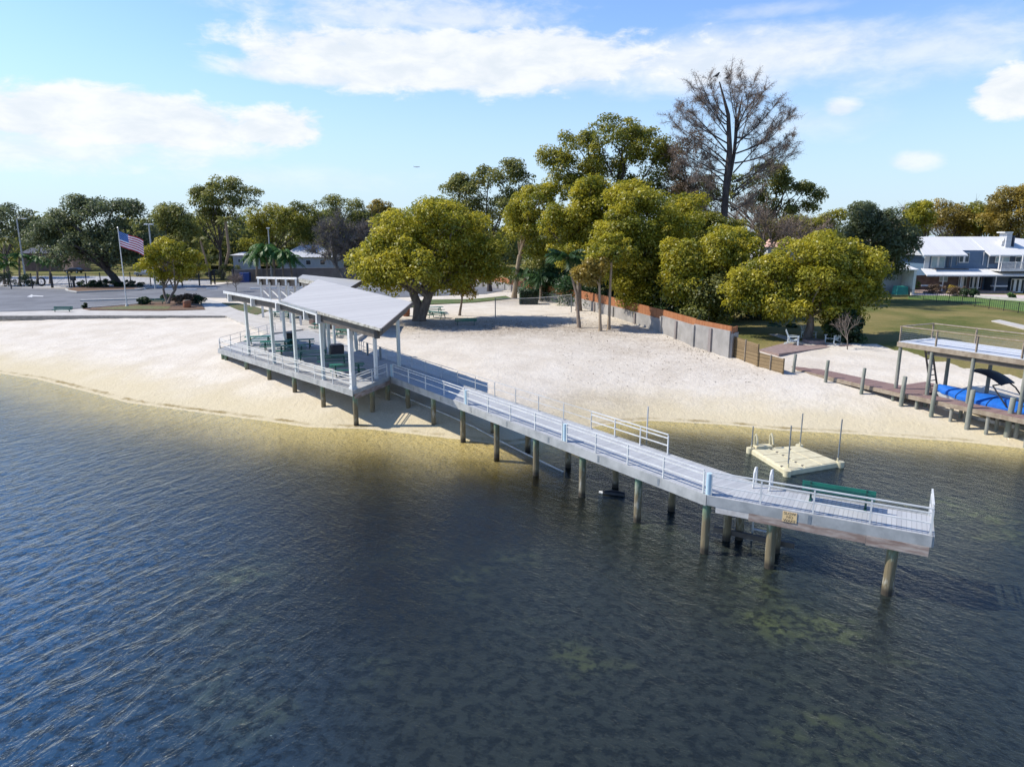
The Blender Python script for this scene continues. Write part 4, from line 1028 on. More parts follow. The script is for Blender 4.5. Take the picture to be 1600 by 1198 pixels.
cp = [(-1.04,-.22),(-1.03,.0),(-.8,.13),(-.4,.24),(0,.28),(.4,.24),(.8,.13),(1.03,0),(1.04,-.22)]
for f, a_, hw in hull_sections():
    bump_ = .42*math.exp(-((f-.5)/.17)**2)+.12*math.sin(f*9)
    for (u, zz) in cp:
        e_z = .5+.30*(1-f)**2
        vs.append(U(a_-.32*(f < .3), WID*.5+u*(hw+.02), BZ-.25+e_z+.27+(zz if zz < .05 else zz*(.7+2.0*bump_)+.0)+(.03*math.sin(f*31+u*4))))
n = len(cp)
for i in range(12):
    for j in range(n-1): fs.append((i*n+j, i*n+j+1, (i+1)*n+j+1, (i+1)*n+j))
fs.append(tuple(range(0, n))); fs.append(tuple(range(12*n, 13*n)))
MB().faces(vs, fs).build('cover', M['blue_cover'], boat, True)
for k_ in (3, 6, 9):
    f, a_, hw = hull_sections()[k_]; bump_ = .42*math.exp(-((f-.5)/.17)**2)+.12*math.sin(f*9); e_z = .5+.30*(1-f)**2
    MB().tube([U(a_-.32*(f < .3), WID*.5+u*(hw+.035), BZ-.25+e_z+.285+(zz if zz < .05 else zz*(.7+2.0*bump_))+(.03*math.sin(f*31+u*4))) for u, zz in cp], .022, 6).build('strap', M['navy'], boat, True)
tw_ = []
for b_ in (.75, WID-.75):
    tw_.append(MB().tube([U(7.0,b_,BZ+.55), U(6.2,b_,BZ+1.5), U(5.9,b_+(.15 if b_ < 1 else -.15),BZ+1.75)], .045, 8))
mb = MB()
for x in tw_: mb.faces(x.v, x.f)
mb.tube([U(5.9,.9,BZ+1.75), U(5.9,WID-.9,BZ+1.75)], .045, 8); mb.build('tower', M['black'], boat, True)
vs = []; fs = []
for k in range(9):
    f = k/8; a_ = 4.3+f*2.0; z = BZ+2.35-.55*f**1.2+.16*math.sin(f*math.pi)
    for u in (-.75, -.4, 0, .4, .75): vs.append(U(a_, WID*.5+u, z+.12*(1-u*u)))
for off in (.04,):
    m_ = len(vs); vs += [v-Vector((0,0,.06)) for v in vs]
for i in range(8):
    for j in range(4):
        q = (i*5+j, i*5+j+1, (i+1)*5+j+1, (i+1)*5+j); fs.append(q); fs.append(tuple(x+m_ for x in q[::-1]))
MB().faces(vs, fs).build('bimini', M['navy'], boat, True)
MB().beam(U(3.2,.7,.75), U(9,.7,.75), .2, .2).beam(U(3.2,WID-.7,.75), U(9,WID-.7,.75), .2, .2).build('lift_bunk', M['steel'], boat)

# ------------------------------------------------------------------ garden chairs and fire pit
def make_chair(label):
    o = thing('garden_chair', label, 'chair', (0,0,0), 'white garden chairs on the patio')
    mb = MB()
    for k in range(5): mb.beam((-.24+.12*k-.0, -.28, .36), (-.24+.12*k, .26, .26), .105, .025)
    mb.build('seat', M['chair_white'], o)
    mb = MB()
    for k in range(5):
        x = -.24+.12*k; mb.beam((x, .22, .24), (x*1.25, .56, 1.02-.35*x*x*4), .105, .025)
    mb.build('backrest', M['chair_white'], o)
    for s in (-1, 1):
        MB().box((s*.36, .05, .56), (.13, .75, .03)).build('armrest', M['chair_white'], o)
        MB().beam((s*.34, -.26, .55), (s*.34, -.28, 0), .09, .04).build('leg', M['chair_white'], o)
        MB().beam((s*.30, -.28, .34), (s*.30, .62, .03), .10, .035).beam((s*.34, .36, .55), (s*.34, .40, .12), .06, .04).build('leg', M['chair_white'], o)
    return o
SC = 1.35
ch = make_chair('white garden chair on the left of the fire pit, turned towards it')
for i, (px, py, rz, lb) in enumerate(((1240,538,R(65),None),(1263.5,530.5,R(15),'white garden chair behind the fire pit, facing the lake'),(1300,536,R(-60),'white garden chair on the right of the fire pit beside the big round tree'))):
    o = ch if i == 0 else dup(ch, (0,0,0), 0, lb)
    o.location = G(px, py, pz); o.rotation_euler.z = rz; o.scale = (SC,)*3
q = G(1271, 535.5, pz)
o = thing('fire_pit', 'low round brown fire pit between the white chairs', 'fire pit', q)
MB().tube([q, q+Vector((0,0,.3))], [1.0, .95], 20).build('surround', M['paver'], o); MB().tube([q+Vector((0,0,.3)), q+Vector((0,0,.36))], [.7, .7], 20).build('bowl', M['dark_beam'], o)

# ------------------------------------------------------------------ trees
def ells(Y, boxes):
    """crown lobes read from the photograph (centre and half sizes in picture units) set at distance Y, as ellipsoids in metres"""
    out = []
    for b_ in boxes:
        cx, cy, rx, ry = b_[:4]; dy = b_[4] if len(b_) > 4 else 0
        c = W(cx, cy, Y+dy); s = (Y+dy)/F
        out.append((np.array(c), np.array([rx*s, min(rx*s, 7.5)*.85, ry*s])))
    return out
def clumps_in(el_, n, rc):
    wts = np.array([r[0]*r[2]+r[0]*r[1] for _, r in el_]); wts /= wts.sum()
    which = rng.choice(len(el_), n, p=wts)
    d = unit(rng.normal(size=(n, 3))); d[:, 2] = np.where(d[:, 2] < -.8, -d[:, 2], d[:, 2])
    rr = rng.uniform(.12, 1, n)**.42*np.where(rng.random(n) < .16, rng.uniform(1.06, 1.22, n), 1.0)
    c = np.stack([el_[k][0] for k in which]); r = np.stack([el_[k][1] for k in which])
    return c+d*np.maximum(r-rc*.45, r*.4)*rr[:, None], rc*rng.uniform(.6, 1.25, n)
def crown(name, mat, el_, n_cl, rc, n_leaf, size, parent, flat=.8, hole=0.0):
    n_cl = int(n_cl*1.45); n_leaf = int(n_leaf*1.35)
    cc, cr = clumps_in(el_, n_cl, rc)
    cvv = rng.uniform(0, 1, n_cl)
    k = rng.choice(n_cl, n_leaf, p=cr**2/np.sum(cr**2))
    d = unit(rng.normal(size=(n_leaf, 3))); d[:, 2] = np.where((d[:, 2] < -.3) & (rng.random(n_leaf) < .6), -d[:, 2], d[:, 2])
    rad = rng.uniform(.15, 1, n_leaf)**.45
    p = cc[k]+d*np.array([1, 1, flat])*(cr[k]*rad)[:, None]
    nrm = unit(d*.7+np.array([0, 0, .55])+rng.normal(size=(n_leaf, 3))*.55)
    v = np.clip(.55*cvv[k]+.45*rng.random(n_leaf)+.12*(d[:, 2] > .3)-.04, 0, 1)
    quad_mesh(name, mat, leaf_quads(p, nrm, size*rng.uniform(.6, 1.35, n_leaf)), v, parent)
    return cc, cr
def limb_path(a, b, sag=.12, n=5):
    a = Vector(a); b = Vector(b); L_ = (b-a).length
    off = Vector(rng.normal(size=3))*L_*.08
    return [a+(b-a)*f+off*math.sin(f*math.pi)+Vector((0, 0, L_*sag*math.sin(f*math.pi))) for f in np.linspace(0, 1, n)]
def tree(name, label, base, el_, leaf, n_cl, rc, n_leaf, size=.32, r0=.35, fork=.3, bark='bark', n_limb=14, group=None, flat=.8, lean=None, stems=1):
    base = Vector(base); base.z -= .1
    o = thing(name, label, 'tree', base, group)
    cc, cr = crown('crown', L[leaf], el_, n_cl, rc, n_leaf, size, o, flat)
    top = max(c[2]+r[2] for c, r in el_); cen = sum((Vector(c) for c, r in el_), Vector())/len(el_)
    mb = MB()
    for s in range(stems):
        fp_ = Vector((base.x+(cen.x-base.x)*.25, base.y+(cen.y-base.y)*.25, base.z+(top-base.z)*fork))
        if lean: fp_ += Vector(lean)
        if stems > 1: fp_ += Vector((math.cos(s*2.4)*1.2, math.sin(s*2.4)*.8, 0))
        mb.tube([base, base+(fp_-base)*.15+Vector((0,0,.1)), base+(fp_-base)*.55+Vector(rng.normal(size=3))*r0*.4, fp_], [r0*1.5, r0*1.05, r0*.9, r0*.72], 10)
        idx = rng.permutation(len(cc))[:n_limb//stems+1]
        for i in idx:
            q = Vector(cc[i]); rr = r0*rng.uniform(.25, .5)
            st = base+(fp_-base)*rng.uniform(.8, 1.0)
            mb.tube(limb_path(st, q), [rr, rr*.8, rr*.6, rr*.4, rr*.15], 6, False)
            for _ in range(2):
                j = rng.integers(len(cc)); q2 = Vector(cc[j])
                if (q2-q).length < 5: mb.tube(limb_path(st+(q-st)*.6, q2, .05, 4), [rr*.45, rr*.35, rr*.25, rr*.1], 5, False)
    mb.build('trunk', M[bark], o, True)
    return o
def bare_tree(name, label, base, height_, spread, twig, r0=.3, lean=(0,0), up=.55, levels=4, twigs=1600, bark='bark', group=None, tw_len=.8, tw_w=.035, leaf=None):
    """leafless tree: a trunk, forking limbs and a haze of fine twigs"""
    base = Vector(base); base.z -= .1
    o = thing(name, label, 'tree', base, group); mb = MB(); tips = []
    def grow(p, d, ln, r, lev):
        e = p+d*ln+Vector((0,0,ln*.06)); m_ = p+(e-p)*.5+Vector(rng.normal(size=3))*ln*.06
        mb.tube([p, m_, e], [r, r*.82, r*.62], 6 if lev < 2 else 4, False)
        if lev >= levels: tips.append((p, e)); return
        for k in range(3 if lev else 5):
            nd = (d*up+Vector(rng.normal(size=3))*.55*Vector((spread, spread, .8)).length/1.6+Vector((0,0,.18))).normalized()
            grow(p+(e-p)*rng.uniform(.55, 1), nd, ln*rng.uniform(.6, .85), r*.58, lev+1)
        if lev: tips.append((p, e))
    grow(base, Vector((lean[0], lean[1], 1)).normalized(), height_*.30, r0, 0)
    mb.build('trunk', M[bark], o, True)
    a_ = np.array([[*p] for p, e in tips]); b_ = np.array([[*e] for p, e in tips])
    k = rng.integers(len(tips), size=twigs); f = rng.uniform(.2, 1.05, (twigs, 1))
    p = a_[k]+(b_[k]-a_[k])*f; d = unit(unit(b_[k]-a_[k])*.6+rng.normal(size=(twigs, 3))*.6+np.array([0,0,.25]))
    ln = tw_len*rng.uniform(.5, 1.4, (twigs, 1)); sd_ = unit(np.cross(d, rng.normal(size=(twigs, 3))))*tw_w
    quad_mesh('twigs', M[twig], np.stack([p-sd_, p+sd_, p+d*ln+sd_*.4, p+d*ln-sd_*.4], 1), rng.random(twigs), o)
    if leaf:
        n_ = leaf[1]; k = rng.integers(len(tips), size=n_); p = a_[k]+(b_[k]-a_[k])*rng.uniform(.3, 1.1, (n_, 1))+rng.normal(size=(n_, 3))*leaf[3]
        quad_mesh('crown', L[leaf[0]], leaf_quads(p, unit(rng.normal(size=(n_, 3))+np.array([0,0,.5])), leaf[2]*rng.uniform(.6, 1.3, n_)), rng.random(n_), o)
    return o
def fronds(n, ln, droop, rise=.5, nleaf=16, width=.45, c=(0,0,0)):
    """leaflets of n arching palm fronds round the point c"""
    Q = []; V = []
    for k in range(n):
        a_ = k*2.39996+rng.uniform(-.3, .3); e_ = rng.uniform(-.25, 1.1); d = np.array([math.cos(a_), math.sin(a_), 0]); L_ = ln*rng.uniform(.8, 1.15); vv = rng.random()
        def at(f): return np.array(c)+d*L_*f*math.cos(e_*.7)+np.array([0, 0, L_*(rise*math.sin(e_)*f*1.6-droop*f*f)])
        for i in range(nleaf):
            f0 = .12+.88*i/nleaf; p = at(f0); tng = at(min(f0+.05, 1.05))-p; tng /= np.linalg.norm(tng)
            sd_ = np.cross(tng, [0,0,1.]); sd_ /= max(np.linalg.norm(sd_), 1e-6)
            wl = width*ln*.55*(1-.75*abs(f0-.45)**1.2)*rng.uniform(.8, 1.2)
            for s in (-1, 1):
                tip = p+sd_*s*wl*.75+tng*wl*.45-np.array([0, 0, wl*rng.uniform(.35, .8)])
                h = tng*ln*.035
                Q.append([p-h, p+h, tip+h*.3, tip-h*.3]); V.append(.6*vv+.4*rng.random())
        for i in range(6):
            p, q = at(i/6), at((i+1)/6); sd_ = np.cross(q-p, [0,0,1.]); sd_ = sd_/max(np.linalg.norm(sd_), 1e-6)*.035
            Q.append([p-sd_, p+sd_, q+sd_, q-sd_]); V.append(.8)
    return np.array(Q), np.array(V)
def palm(label, base, top, ln, n=22, droop=.45, r0=.2, leaf='green', cat='palm', group=None, rise=.5, bend=0.0):
    base = Vector(base); top = Vector(top); base.z -= .1
    o = thing('palm_tree', label, cat, base, group)
    mid = (base+top)/2+Vector((bend, 0, 0))
    MB().tube([base, base+(mid-base)*.4, mid, mid+(top-mid)*.6, top], [r0*1.5, r0*1.1, r0, r0*.9, r0*.9], 10).build('trunk', M['palm_bark'], o, True)
    q, v = fronds(n, ln, droop, rise, c=tuple(top)); quad_mesh('crown', L[leaf], q, v, o)
    return o
def bush(name, label, c, r, leaf, n, size=.2, cat='shrub', group=None, parent=None):
    c = Vector(c); o = thing(name, label, cat, (c.x, c.y, c.z), group)
    el_ = [(np.array([c.x, c.y, c.z+r[2]*.55]), np.array(r))]
    crown('foliage', L[leaf], el_, max(6, int(n/120)), min(r)*.55, n, size, o)
    MB().tube([c-Vector((0,0,.1)), c+Vector((0,0,r[2]*.7))], [.07, .04], 6).build('stem', M['bark'], o)
    return o

# --- the trees round the beach
b0 = hit(655, 501)
tree('oak_tree', 'broad spreading yellow-green tree with forked pale trunk on the beach', b0,
     ells(79, [(668,372,80,58),(600,395,58,42,-1),(735,385,58,48,1),(575,420,36,30,-2),(690,350,70,38,3),(640,420,70,34,-4),(765,405,36,40,2),(610,350,40,26,2),(770,435,30,22),(555,400,18,28),(600,440,40,24),(660,400,60,50),(700,440,46,22)]),
     'olive', 190, 1.5, 42000, .34, .62, .24, 'bark', 22, stems=2)
b1_ = hit(718, 493)
tree('oak_tree', 'small golden-green tree with thin trunk under the right side of the big beach tree', b1_, ells(82, [(735,428,38,32),(722,450,24,20),(750,415,25,22)]), 'gold', 36, .9, 6500, .3, .16, .3, 'bark', 8)
base = lambda px, Y, z=2.45: Vector((W(px, 450, Y).x, Y, z))
tree('oak_tree', 'tall loose dark green tree behind the beach tree against the sky', base(765,122), ells(122, [(735,310,40,40),(770,285,38,28),(805,300,32,42),(722,285,22,18),(790,340,50,40),(800,265,20,16),(745,350,50,40),(700,300,14,14)]), 'mid', 90, 1.5, 14000, .42, .4, .35, 'bark_dark', 16)
tree('oak_tree', 'yellow-green tree with white forked limbs beside the beach tree', base(803,108), ells(104, [(835,325,46,36),(815,355,32,34),(860,310,35,30),(850,350,35,30),(820,350,30,28),(850,385,34,34)]), 'olive', 76, 1.3, 15000, .36, .4, .38, 'bark_pale', 12)
tree('oak_tree', 'tall dark olive tree with open crown and sky gaps left of the bare cypress', base(955,108), ells(106, [(960,215,62,34),(905,240,48,34),(1010,230,40,32),(875,270,38,30),(935,265,40,24,2),(1040,265,36,30),(985,250,40,20),(860,250,24,18),(900,300,44,26),(1000,300,50,30),(950,320,60,30),(1055,320,40,40),(1040,230,24,24)]), 'olive2', 160, 1.45, 27000, .38, .55, .5, 'bark_dark', 26)
tree('oak_tree', 'olive tree with bare grey patches in the middle of the grove', base(905,90), ells(88, [(900,330,48,40),(925,370,45,45),(880,375,30,40),(945,330,40,30),(905,400,40,30),(925,300,34,24),(870,350,30,30)]), 'olive', 110, 1.3, 21000, .34, .35, .4, 'bark', 14)
tree('oak_tree', 'dense yellow-green tree leaning over the orange board fence', Vector((W(1000,470,80).x, 80.5, 2.4)), ells(79, [(1005,345,62,48),(1050,370,50,44),(965,370,45,44),(1010,400,60,44),(1070,330,36,28,3),(985,310,40,26,2),(1040,420,45,40),(975,430,44,38),(1030,455,48,32),(940,400,34,34),(1000,470,36,22)]), 'olive', 190, 1.3, 44000, .32, .4, .35, 'bark', 20)
tree('oak_tree', 'yellow-green tree with low hanging boughs near the end of the orange fence', Vector((W(1120,470,73).x, 74, 2.3)), ells(72, [(1120,400,50,36),(1080,430,46,38),(1145,380,44,26,2),(1060,450,30,30),(1100,455,40,34),(1165,400,30,30),(1130,450,40,36),(1085,480,36,28),(1120,490,34,22),(1065,400,40,30)]), 'olive', 160, 1.15, 34000, .3, .35, .35, 'bark', 16)
tree('oak_tree', 'large round yellow-green tree over the brown patio', hit(1325, 541)+Vector((-2.2,3.5,0)), ells(66, [(1265,420,80,50),(1325,420,56,46),(1200,440,60,42),(1270,465,85,36),(1345,440,40,36),(1160,440,32,24),(1235,483,48,24,-1),(1335,470,38,30),(1295,385,50,24,2),(1292,508,20,20,-1),(1190,470,48,24),(1300,440,60,50,-1),(1205,492,34,20),(1320,488,34,24),(1160,465,34,28),(1350,420,34,40)]), 'olive', 250, 1.1, 52000, .29, .4, .28, 'bark', 24)
tree('oak_tree', 'dark grey-green round tree between the yellow tree and the blue house', base(1370,104), ells(103, [(1365,385,60,48),(1345,350,40,34),(1400,410,36,44),(1330,400,34,44),(1385,350,30,26),(1415,380,22,26),(1350,335,20,14)]), 'dark', 100, 1.5, 22000, .36, .45, .3, 'bark_dark', 14)
tree('oak_tree', 'dark leafy tree with long bare limbs reaching right behind the cypress', base(1185,122), ells(120, [(1200,275,34,26),(1235,290,38,20),(1262,300,26,14),(1180,320,30,26),(1215,330,38,24),(1150,300,26,30),(1280,310,14,8),(1250,325,30,14),(1110,300,24,26)]), 'mid', 70, 1.3, 10000, .42, .4, .45, 'bark_dark', 22)
tree('oak_tree', 'low olive tree in front of the salmon roof', base(1250,116), ells(114, [(1285,355,36,22),(1240,360,32,22),(1310,345,24,20),(1200,365,30,22)]), 'olive2', 50, 1.3, 8000, .38, .3, .35, 'bark', 10)
tree('oak_tree', 'deep green tree filling the gap behind the slender palm trunk', base(868,112), ells(110, [(865,395,34,36),(845,420,30,26),(895,420,34,28),(880,360,30,26)]), 'mid', 50, 1.4, 10000, .36, .3, .4, 'bark_dark', 10)
tree('oak_tree', 'olive tree filling the gap at the foot of the cypress', base(1090,96), ells(95, [(1085,360,40,34),(1120,350,34,26),(1060,340,30,30),(1150,365,34,24),(1100,395,44,30)]), 'olive2', 70, 1.3, 15000, .34, .3, .4, 'bark', 12)
bare_tree('bare_tree', 'brown leafless tree tangled in the dark tree right of the cypress', base(1185,108), 22, .7, 'twig', .3, (.05, 0), .75, 4, 5200, 'bark', None, 1.2, .025, ('rust', 1500, .25, .6))
# slender trunks standing in the sand
for (px, py, tx, ty, lb, kind) in ((905,512,886,402,'curving slender palm on the sand with its head lost in the grove','palm'),(938,517,934,430,'straight slender trunk in the sand with a small golden crown, left of its twin',1),(951,515,957,396,'straight slender trunk in the sand rising into the yellow-green crowns',2)):
    p = hit(px, py); tp = W(tx, ty, p.y+1)
    if kind == 'palm': palm(lb, p, tp, 2.6, 26, .4, .17, 'grove', bend=.35)
    else:
        e_ = ells(p.y+1, [(918,430,24,18),(930,415,20,15,-1)] if kind == 1 else [(957,385,32,28),(975,405,26,22),(950,402,30,20,-1.2)])
        o = tree('oak_tree', lb, p, e_, 'gold' if kind == 1 else 'olive', 30, .8, 6000, .28, .15, .74, 'bark_pale', 6)
# undergrowth behind the retaining wall
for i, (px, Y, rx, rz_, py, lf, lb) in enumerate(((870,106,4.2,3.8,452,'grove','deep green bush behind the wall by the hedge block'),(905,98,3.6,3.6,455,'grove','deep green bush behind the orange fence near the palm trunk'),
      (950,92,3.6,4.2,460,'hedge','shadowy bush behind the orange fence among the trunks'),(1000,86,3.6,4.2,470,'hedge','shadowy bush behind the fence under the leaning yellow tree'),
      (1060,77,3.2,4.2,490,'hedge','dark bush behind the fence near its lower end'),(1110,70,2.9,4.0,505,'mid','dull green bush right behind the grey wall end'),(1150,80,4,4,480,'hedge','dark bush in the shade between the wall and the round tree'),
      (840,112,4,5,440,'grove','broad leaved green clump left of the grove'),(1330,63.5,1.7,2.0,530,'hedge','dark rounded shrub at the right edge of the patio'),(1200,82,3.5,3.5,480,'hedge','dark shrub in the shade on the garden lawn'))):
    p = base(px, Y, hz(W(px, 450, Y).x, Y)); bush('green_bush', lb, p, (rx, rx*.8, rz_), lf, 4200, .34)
for i, (px, Y, py, lb) in enumerate(((820,108,415,'banana-like palm at the left end of the grove'),(845,104,425,'banana-like palm above the hedge block'),(1225,75,505,'small palm in the garden behind the patio'))):
    b_ = base(px, Y); palm(lb, b_, W(px, py+8, Y), 3.2, 16, .5, .18, 'grove')
# bald cypress
cb = base(1131, 100); o = thing('cypress_tree', 'tall leafless cypress with dark trunk and spreading reddish twigs', 'tree', cb)
mb = MB(); TX = []
ctop = W(1124, 128, 100); cpt = [cb, W(1129,370,100), W(1134,300,100), W(1140,235,100), W(1138,180,100), ctop]
mb.tube(cpt, [.72,.56,.48,.38,.26,.08], 12)
mb.tube([W(1136,300,100), W(1147,240,100.4), W(1152,190,100.6), W(1160,150,101)], [.3,.26,.2,.06], 8)
tw_a = []
def cyp_limb(st, en, r):
    pts = limb_path(st, en, -.05, 6); mb.tube(pts, [r*(1-.85*k/5) for k in range(6)], 6, False)
    ax = (Vector(en)-Vector(st)); ln = ax.length
    for k in range(int(5+ln*1.1)):
        f = rng.uniform(.25, 1); i = min(int(f*5), 4); p = pts[i]+(pts[i+1]-pts[i])*(f*5-i)
        d = (ax.normalized()*.7+Vector(rng.normal(size=3))*.6+Vector((0,0,.25))).normalized(); l2 = rng.uniform(.9, 2.6)*(1.1-.4*f)
        e2_ = p+d*l2; mb.tube([p, p+(e2_-p)*.5+Vector((0,0,.12)), e2_], [r*.13+.014, r*.09+.010, .008], 4, False); tw_a.append((p, e2_))
for (sx_, sy_, ex, ey) in ((1136,290,1060,262),(1136,275,1050,232),(1137,255,1046,190),(1138,240,1062,160),(1139,215,1078,140),(1139,195,1092,124),(1138,185,1106,118),(1148,240,1160,120),(1152,195,1180,124),(1152,205,1200,138),(1150,225,1216,160),
        (1150,240,1226,186),(1148,255,1236,210),(1146,270,1238,178),(1146,285,1226,240),(1145,300,1240,225),(1136,310,1072,300),(1144,310,1212,262),(1138,225,1056,178),(1152,200,1140,120),(1136,265,1060,215),(1152,215,1222,150),(1136,330,1085,318),(1142,330,1190,300)):
    for rep in range(2):
        Yd = rng.uniform(-6, 6) if rep else rng.uniform(-3, 3)
        j = lambda s: rng.uniform(-s, s)
        cyp_limb(W(sx_, sy_, 100), W(ex+j(8)*rep, ey+j(12)*rep, 100+Yd), .115 if not rep else .075)
mb.build('trunk', M['bark_dark'], o, True)
a_ = np.array([[*p] for p, e in tw_a]); b_ = np.array([[*e] for p, e in tw_a]); nt = 32000
k = rng.integers(len(a_), size=nt); p = a_[k]+(b_[k]-a_[k])*rng.uniform(.1, 1.05, (nt, 1)); d = unit(unit(b_[k]-a_[k])*.5+rng.normal(size=(nt, 3))*.7+np.array([0,0,.1]))
ln = rng.uniform(.25, .95, (nt, 1)); s_ = unit(np.cross(d, rng.normal(size=(nt, 3))))*.012
quad_mesh('twigs', M['twig'], np.stack([p-s_, p+s_, p+d*ln+s_*.3, p+d*ln-s_*.3], 1), rng.random(nt), o)
nt = 15000; k = rng.integers(len(a_), size=nt); p = a_[k]+(b_[k]-a_[k])*rng.uniform(.2, 1.1, (nt, 1))+rng.normal(size=(nt, 3))*.25
quad_mesh('crown', L['rust'], leaf_quads(p, unit(rng.normal(size=(nt, 3))), .2*rng.uniform(.5, 1.2, nt), .4), rng.random(nt), o)
tree('cypress_tree', 'rusty brown half bare tree leaning against the left of the tall cypress', base(1085,104), ells(103, [(1075,240,40,34),(1055,285,30,30),(1095,290,30,34),(1110,330,28,24)]), 'rust', 60, 1.2, 9000, .24, .26, .4, 'bark', 20)
for i, (px, py, lb) in enumerate(((1120,119,'black bird perched on the topmost left twig of the cypress'),(1137,122,'black bird perched on the cypress top, right of the other'))):
    p = W(px, py, 100); o = thing('bird', lb, 'bird', p)
    mbx = MB().tube([p+Vector((-.32,0,-.05)), p+Vector((-.15,0,.0)), p+Vector((.05,0,.12)), p+Vector((.22,0,.3)), p+Vector((.30,0,.42)), p+Vector((.42,0,.42))], [.05,.14,.19,.14,.09,.02], 8)
    mbx.build('body', M['bird'], o, True)
    for s in (-1, 1): MB().slab([p+Vector((.12,s*.17,.2)), p+Vector((.05,s*.22,.1)), p+Vector((-.5,s*.1,-.1)), p+Vector((-.3,s*.13,.06))], .03).build('wing', M['bird'], o)

# --- trees and palms round the car park and beyond
lb_ = G(187, 447, 2.6)
tree('oak_tree', 'big grey-green live oak with leaning trunk beside the entrance gate', lb_, ells(136, [(150,352,78,44),(100,365,48,40),(208,365,48,42),(150,395,85,34,-2),(72,372,28,32),(235,385,28,36),(125,330,30,20),(195,330,34,20),(110,400,36,26)]), 'dark', 130, 1.9, 26000, .46, .75, .2, 'bark_dark', 22, lean=(-1.5,0,0))
tree('oak_tree', 'small spreading yellow-green tree on the planting island by the flag', G(262,474.5,2.68), ells(98, [(264,400,38,22),(236,418,32,18),(296,415,28,20),(262,386,26,13),(217,424,14,9),(283,430,24,16),(250,436,20,12),(305,400,14,12)]), 'olive', 60, .95, 11000, .32, .2, .24, 'bark', 14, stems=2)
far = [  # label, base px x, Y, leaf, lobes, clumps, clump radius, leaves
 ('dark oak at the far left edge above the palms', 15, 165, 'dark', [(10,352,50,32),(-30,350,40,32),(40,360,30,30)], 40, 2.0, 8000),
 ('dusky green oak just right of the gate live oak', 265, 158, 'mid', [(262,352,40,36),(250,375,50,36),(290,370,34,40)], 50, 2.0, 9000),
 ('tall round-headed oak with open crown rising above the car park', 345, 168, 'mid', [(346,312,50,28),(318,325,34,28),(378,312,26,22),(352,292,28,15),(398,302,14,8),(310,308,18,16),(340,345,34,18)], 70, 1.7, 10000),
 ('olive oak right of the tall round-headed oak', 430, 180, 'olive2', [(428,350,46,34),(455,365,40,34),(405,370,34,36)], 50, 2.0, 9000),
 ('dull green oak left of the grey bare tree', 490, 185, 'mid', [(480,345,44,30),(500,372,44,34)], 46, 2.0, 8000),
 ('broad dull green oak behind the grey bare tree', 550, 188, 'mid', [(540,338,50,32),(575,348,40,36),(600,360,40,40)], 56, 2.0, 9500),
 ('yellowish tree top left of the big beach tree', 592, 180, 'gold', [(592,326,22,15),(610,345,26,22)], 16, 1.6, 3000),
 ('golden olive tree left of the house chimney', 1480, 168, 'gold', [(1480,345,40,28),(1510,352,30,24)], 44, 1.9, 7000),
 ('small golden tree behind the left end of the house roof', 1437, 160, 'olive', [(1437,334,24,22),(1425,350,26,22)], 30, 1.6, 5000),
 ('olive tree between the two golden trees behind the house', 1530, 165, 'olive2', [(1530,342,36,24),(1550,352,30,28)], 36, 1.8, 6000),
 ('largest golden tree behind the house at the right edge', 1590, 158, 'gold', [(1582,322,40,32),(1615,325,40,36),(1560,345,30,28),(1600,355,44,34)], 70, 1.9, 12000),
]
for lb, px, Y, lf, bx, ncl, rc, nl in far:
    tree('oak_tree', lb, Vector((W(px,440,Y).x, Y, 2.5)), ells(Y, bx), lf, ncl, rc, nl, .5, .4, .3, 'bark_dark', 10, 'trees beyond the park')
bare_tree('bare_tree', 'grey leafless tree with leaning trunk behind the shelter roof', Vector((W(540,437,148).x, 148, 2.5)), 17, .8, 'twig_grey', .42, (-.55, 0), .6, 4, 6500, 'bark', None, 1.5, .035, ('mid', 1800, .35, .8))
bare_tree('bare_tree', 'upright grey leafless tree just left of the big beach tree', Vector((W(556,437,152).x, 152, 2.5)), 17, .9, 'twig_grey', .4, (.1, 0), .6, 4, 6500, 'bark', None, 1.5, .035, ('rust', 1200, .3, .8))
bare_tree('bare_tree', 'thin bare tree top on the skyline left of the dark green tree', Vector((W(655,400,190).x, 190, 2.5)), 21, .5, 'twig_grey', .3, (0, 0), .8, 4, 1500, 'bark', None, 1.3, .03)
bare_tree('bare_tree', 'pinkish leafless tree between the dark round tree and the house', Vector((W(1402,400,165).x, 165, 2.5)), 19, .8, 'twig', .35, (0, 0), .7, 4, 6000, 'bark', None, 1.6, .04)
bare_tree('bare_tree', 'thin grey bare tree rising behind the house roof', Vector((W(1490,400,175).x, 175, 2.5)), 22, .6, 'twig_grey', .3, (0, 0), .75, 4, 2200, 'bark', None, 1.4, .035)
bare_tree('bare_shrub', 'leafless reddish shrub at the car park edge near the blue bin', G(369, 455, 2.6), 4.2, 1.0, 'twig', .07, (0, 0), .8, 3, 700, 'bark', None, .8, .02)
bare_tree('bare_shrub', 'spindly bare shrub on the white sand by the patio edge', hit(1324, 546), 4.4, .8, 'twig', .05, (-.1, 0), .9, 3, 130, 'bark', None, .5, .008)
palm('tall fan palm with curved brown trunk in front of the round-headed oak', G(347,437,2.5), W(352,342,150), 2.0, 26, .35, .3, 'mid', bend=1.2)
palm('short fan palm with leaning trunk left of the tall fan palm', G(330,437,2.5), W(312,372,152), 1.7, 22, .35, .22, 'mid')
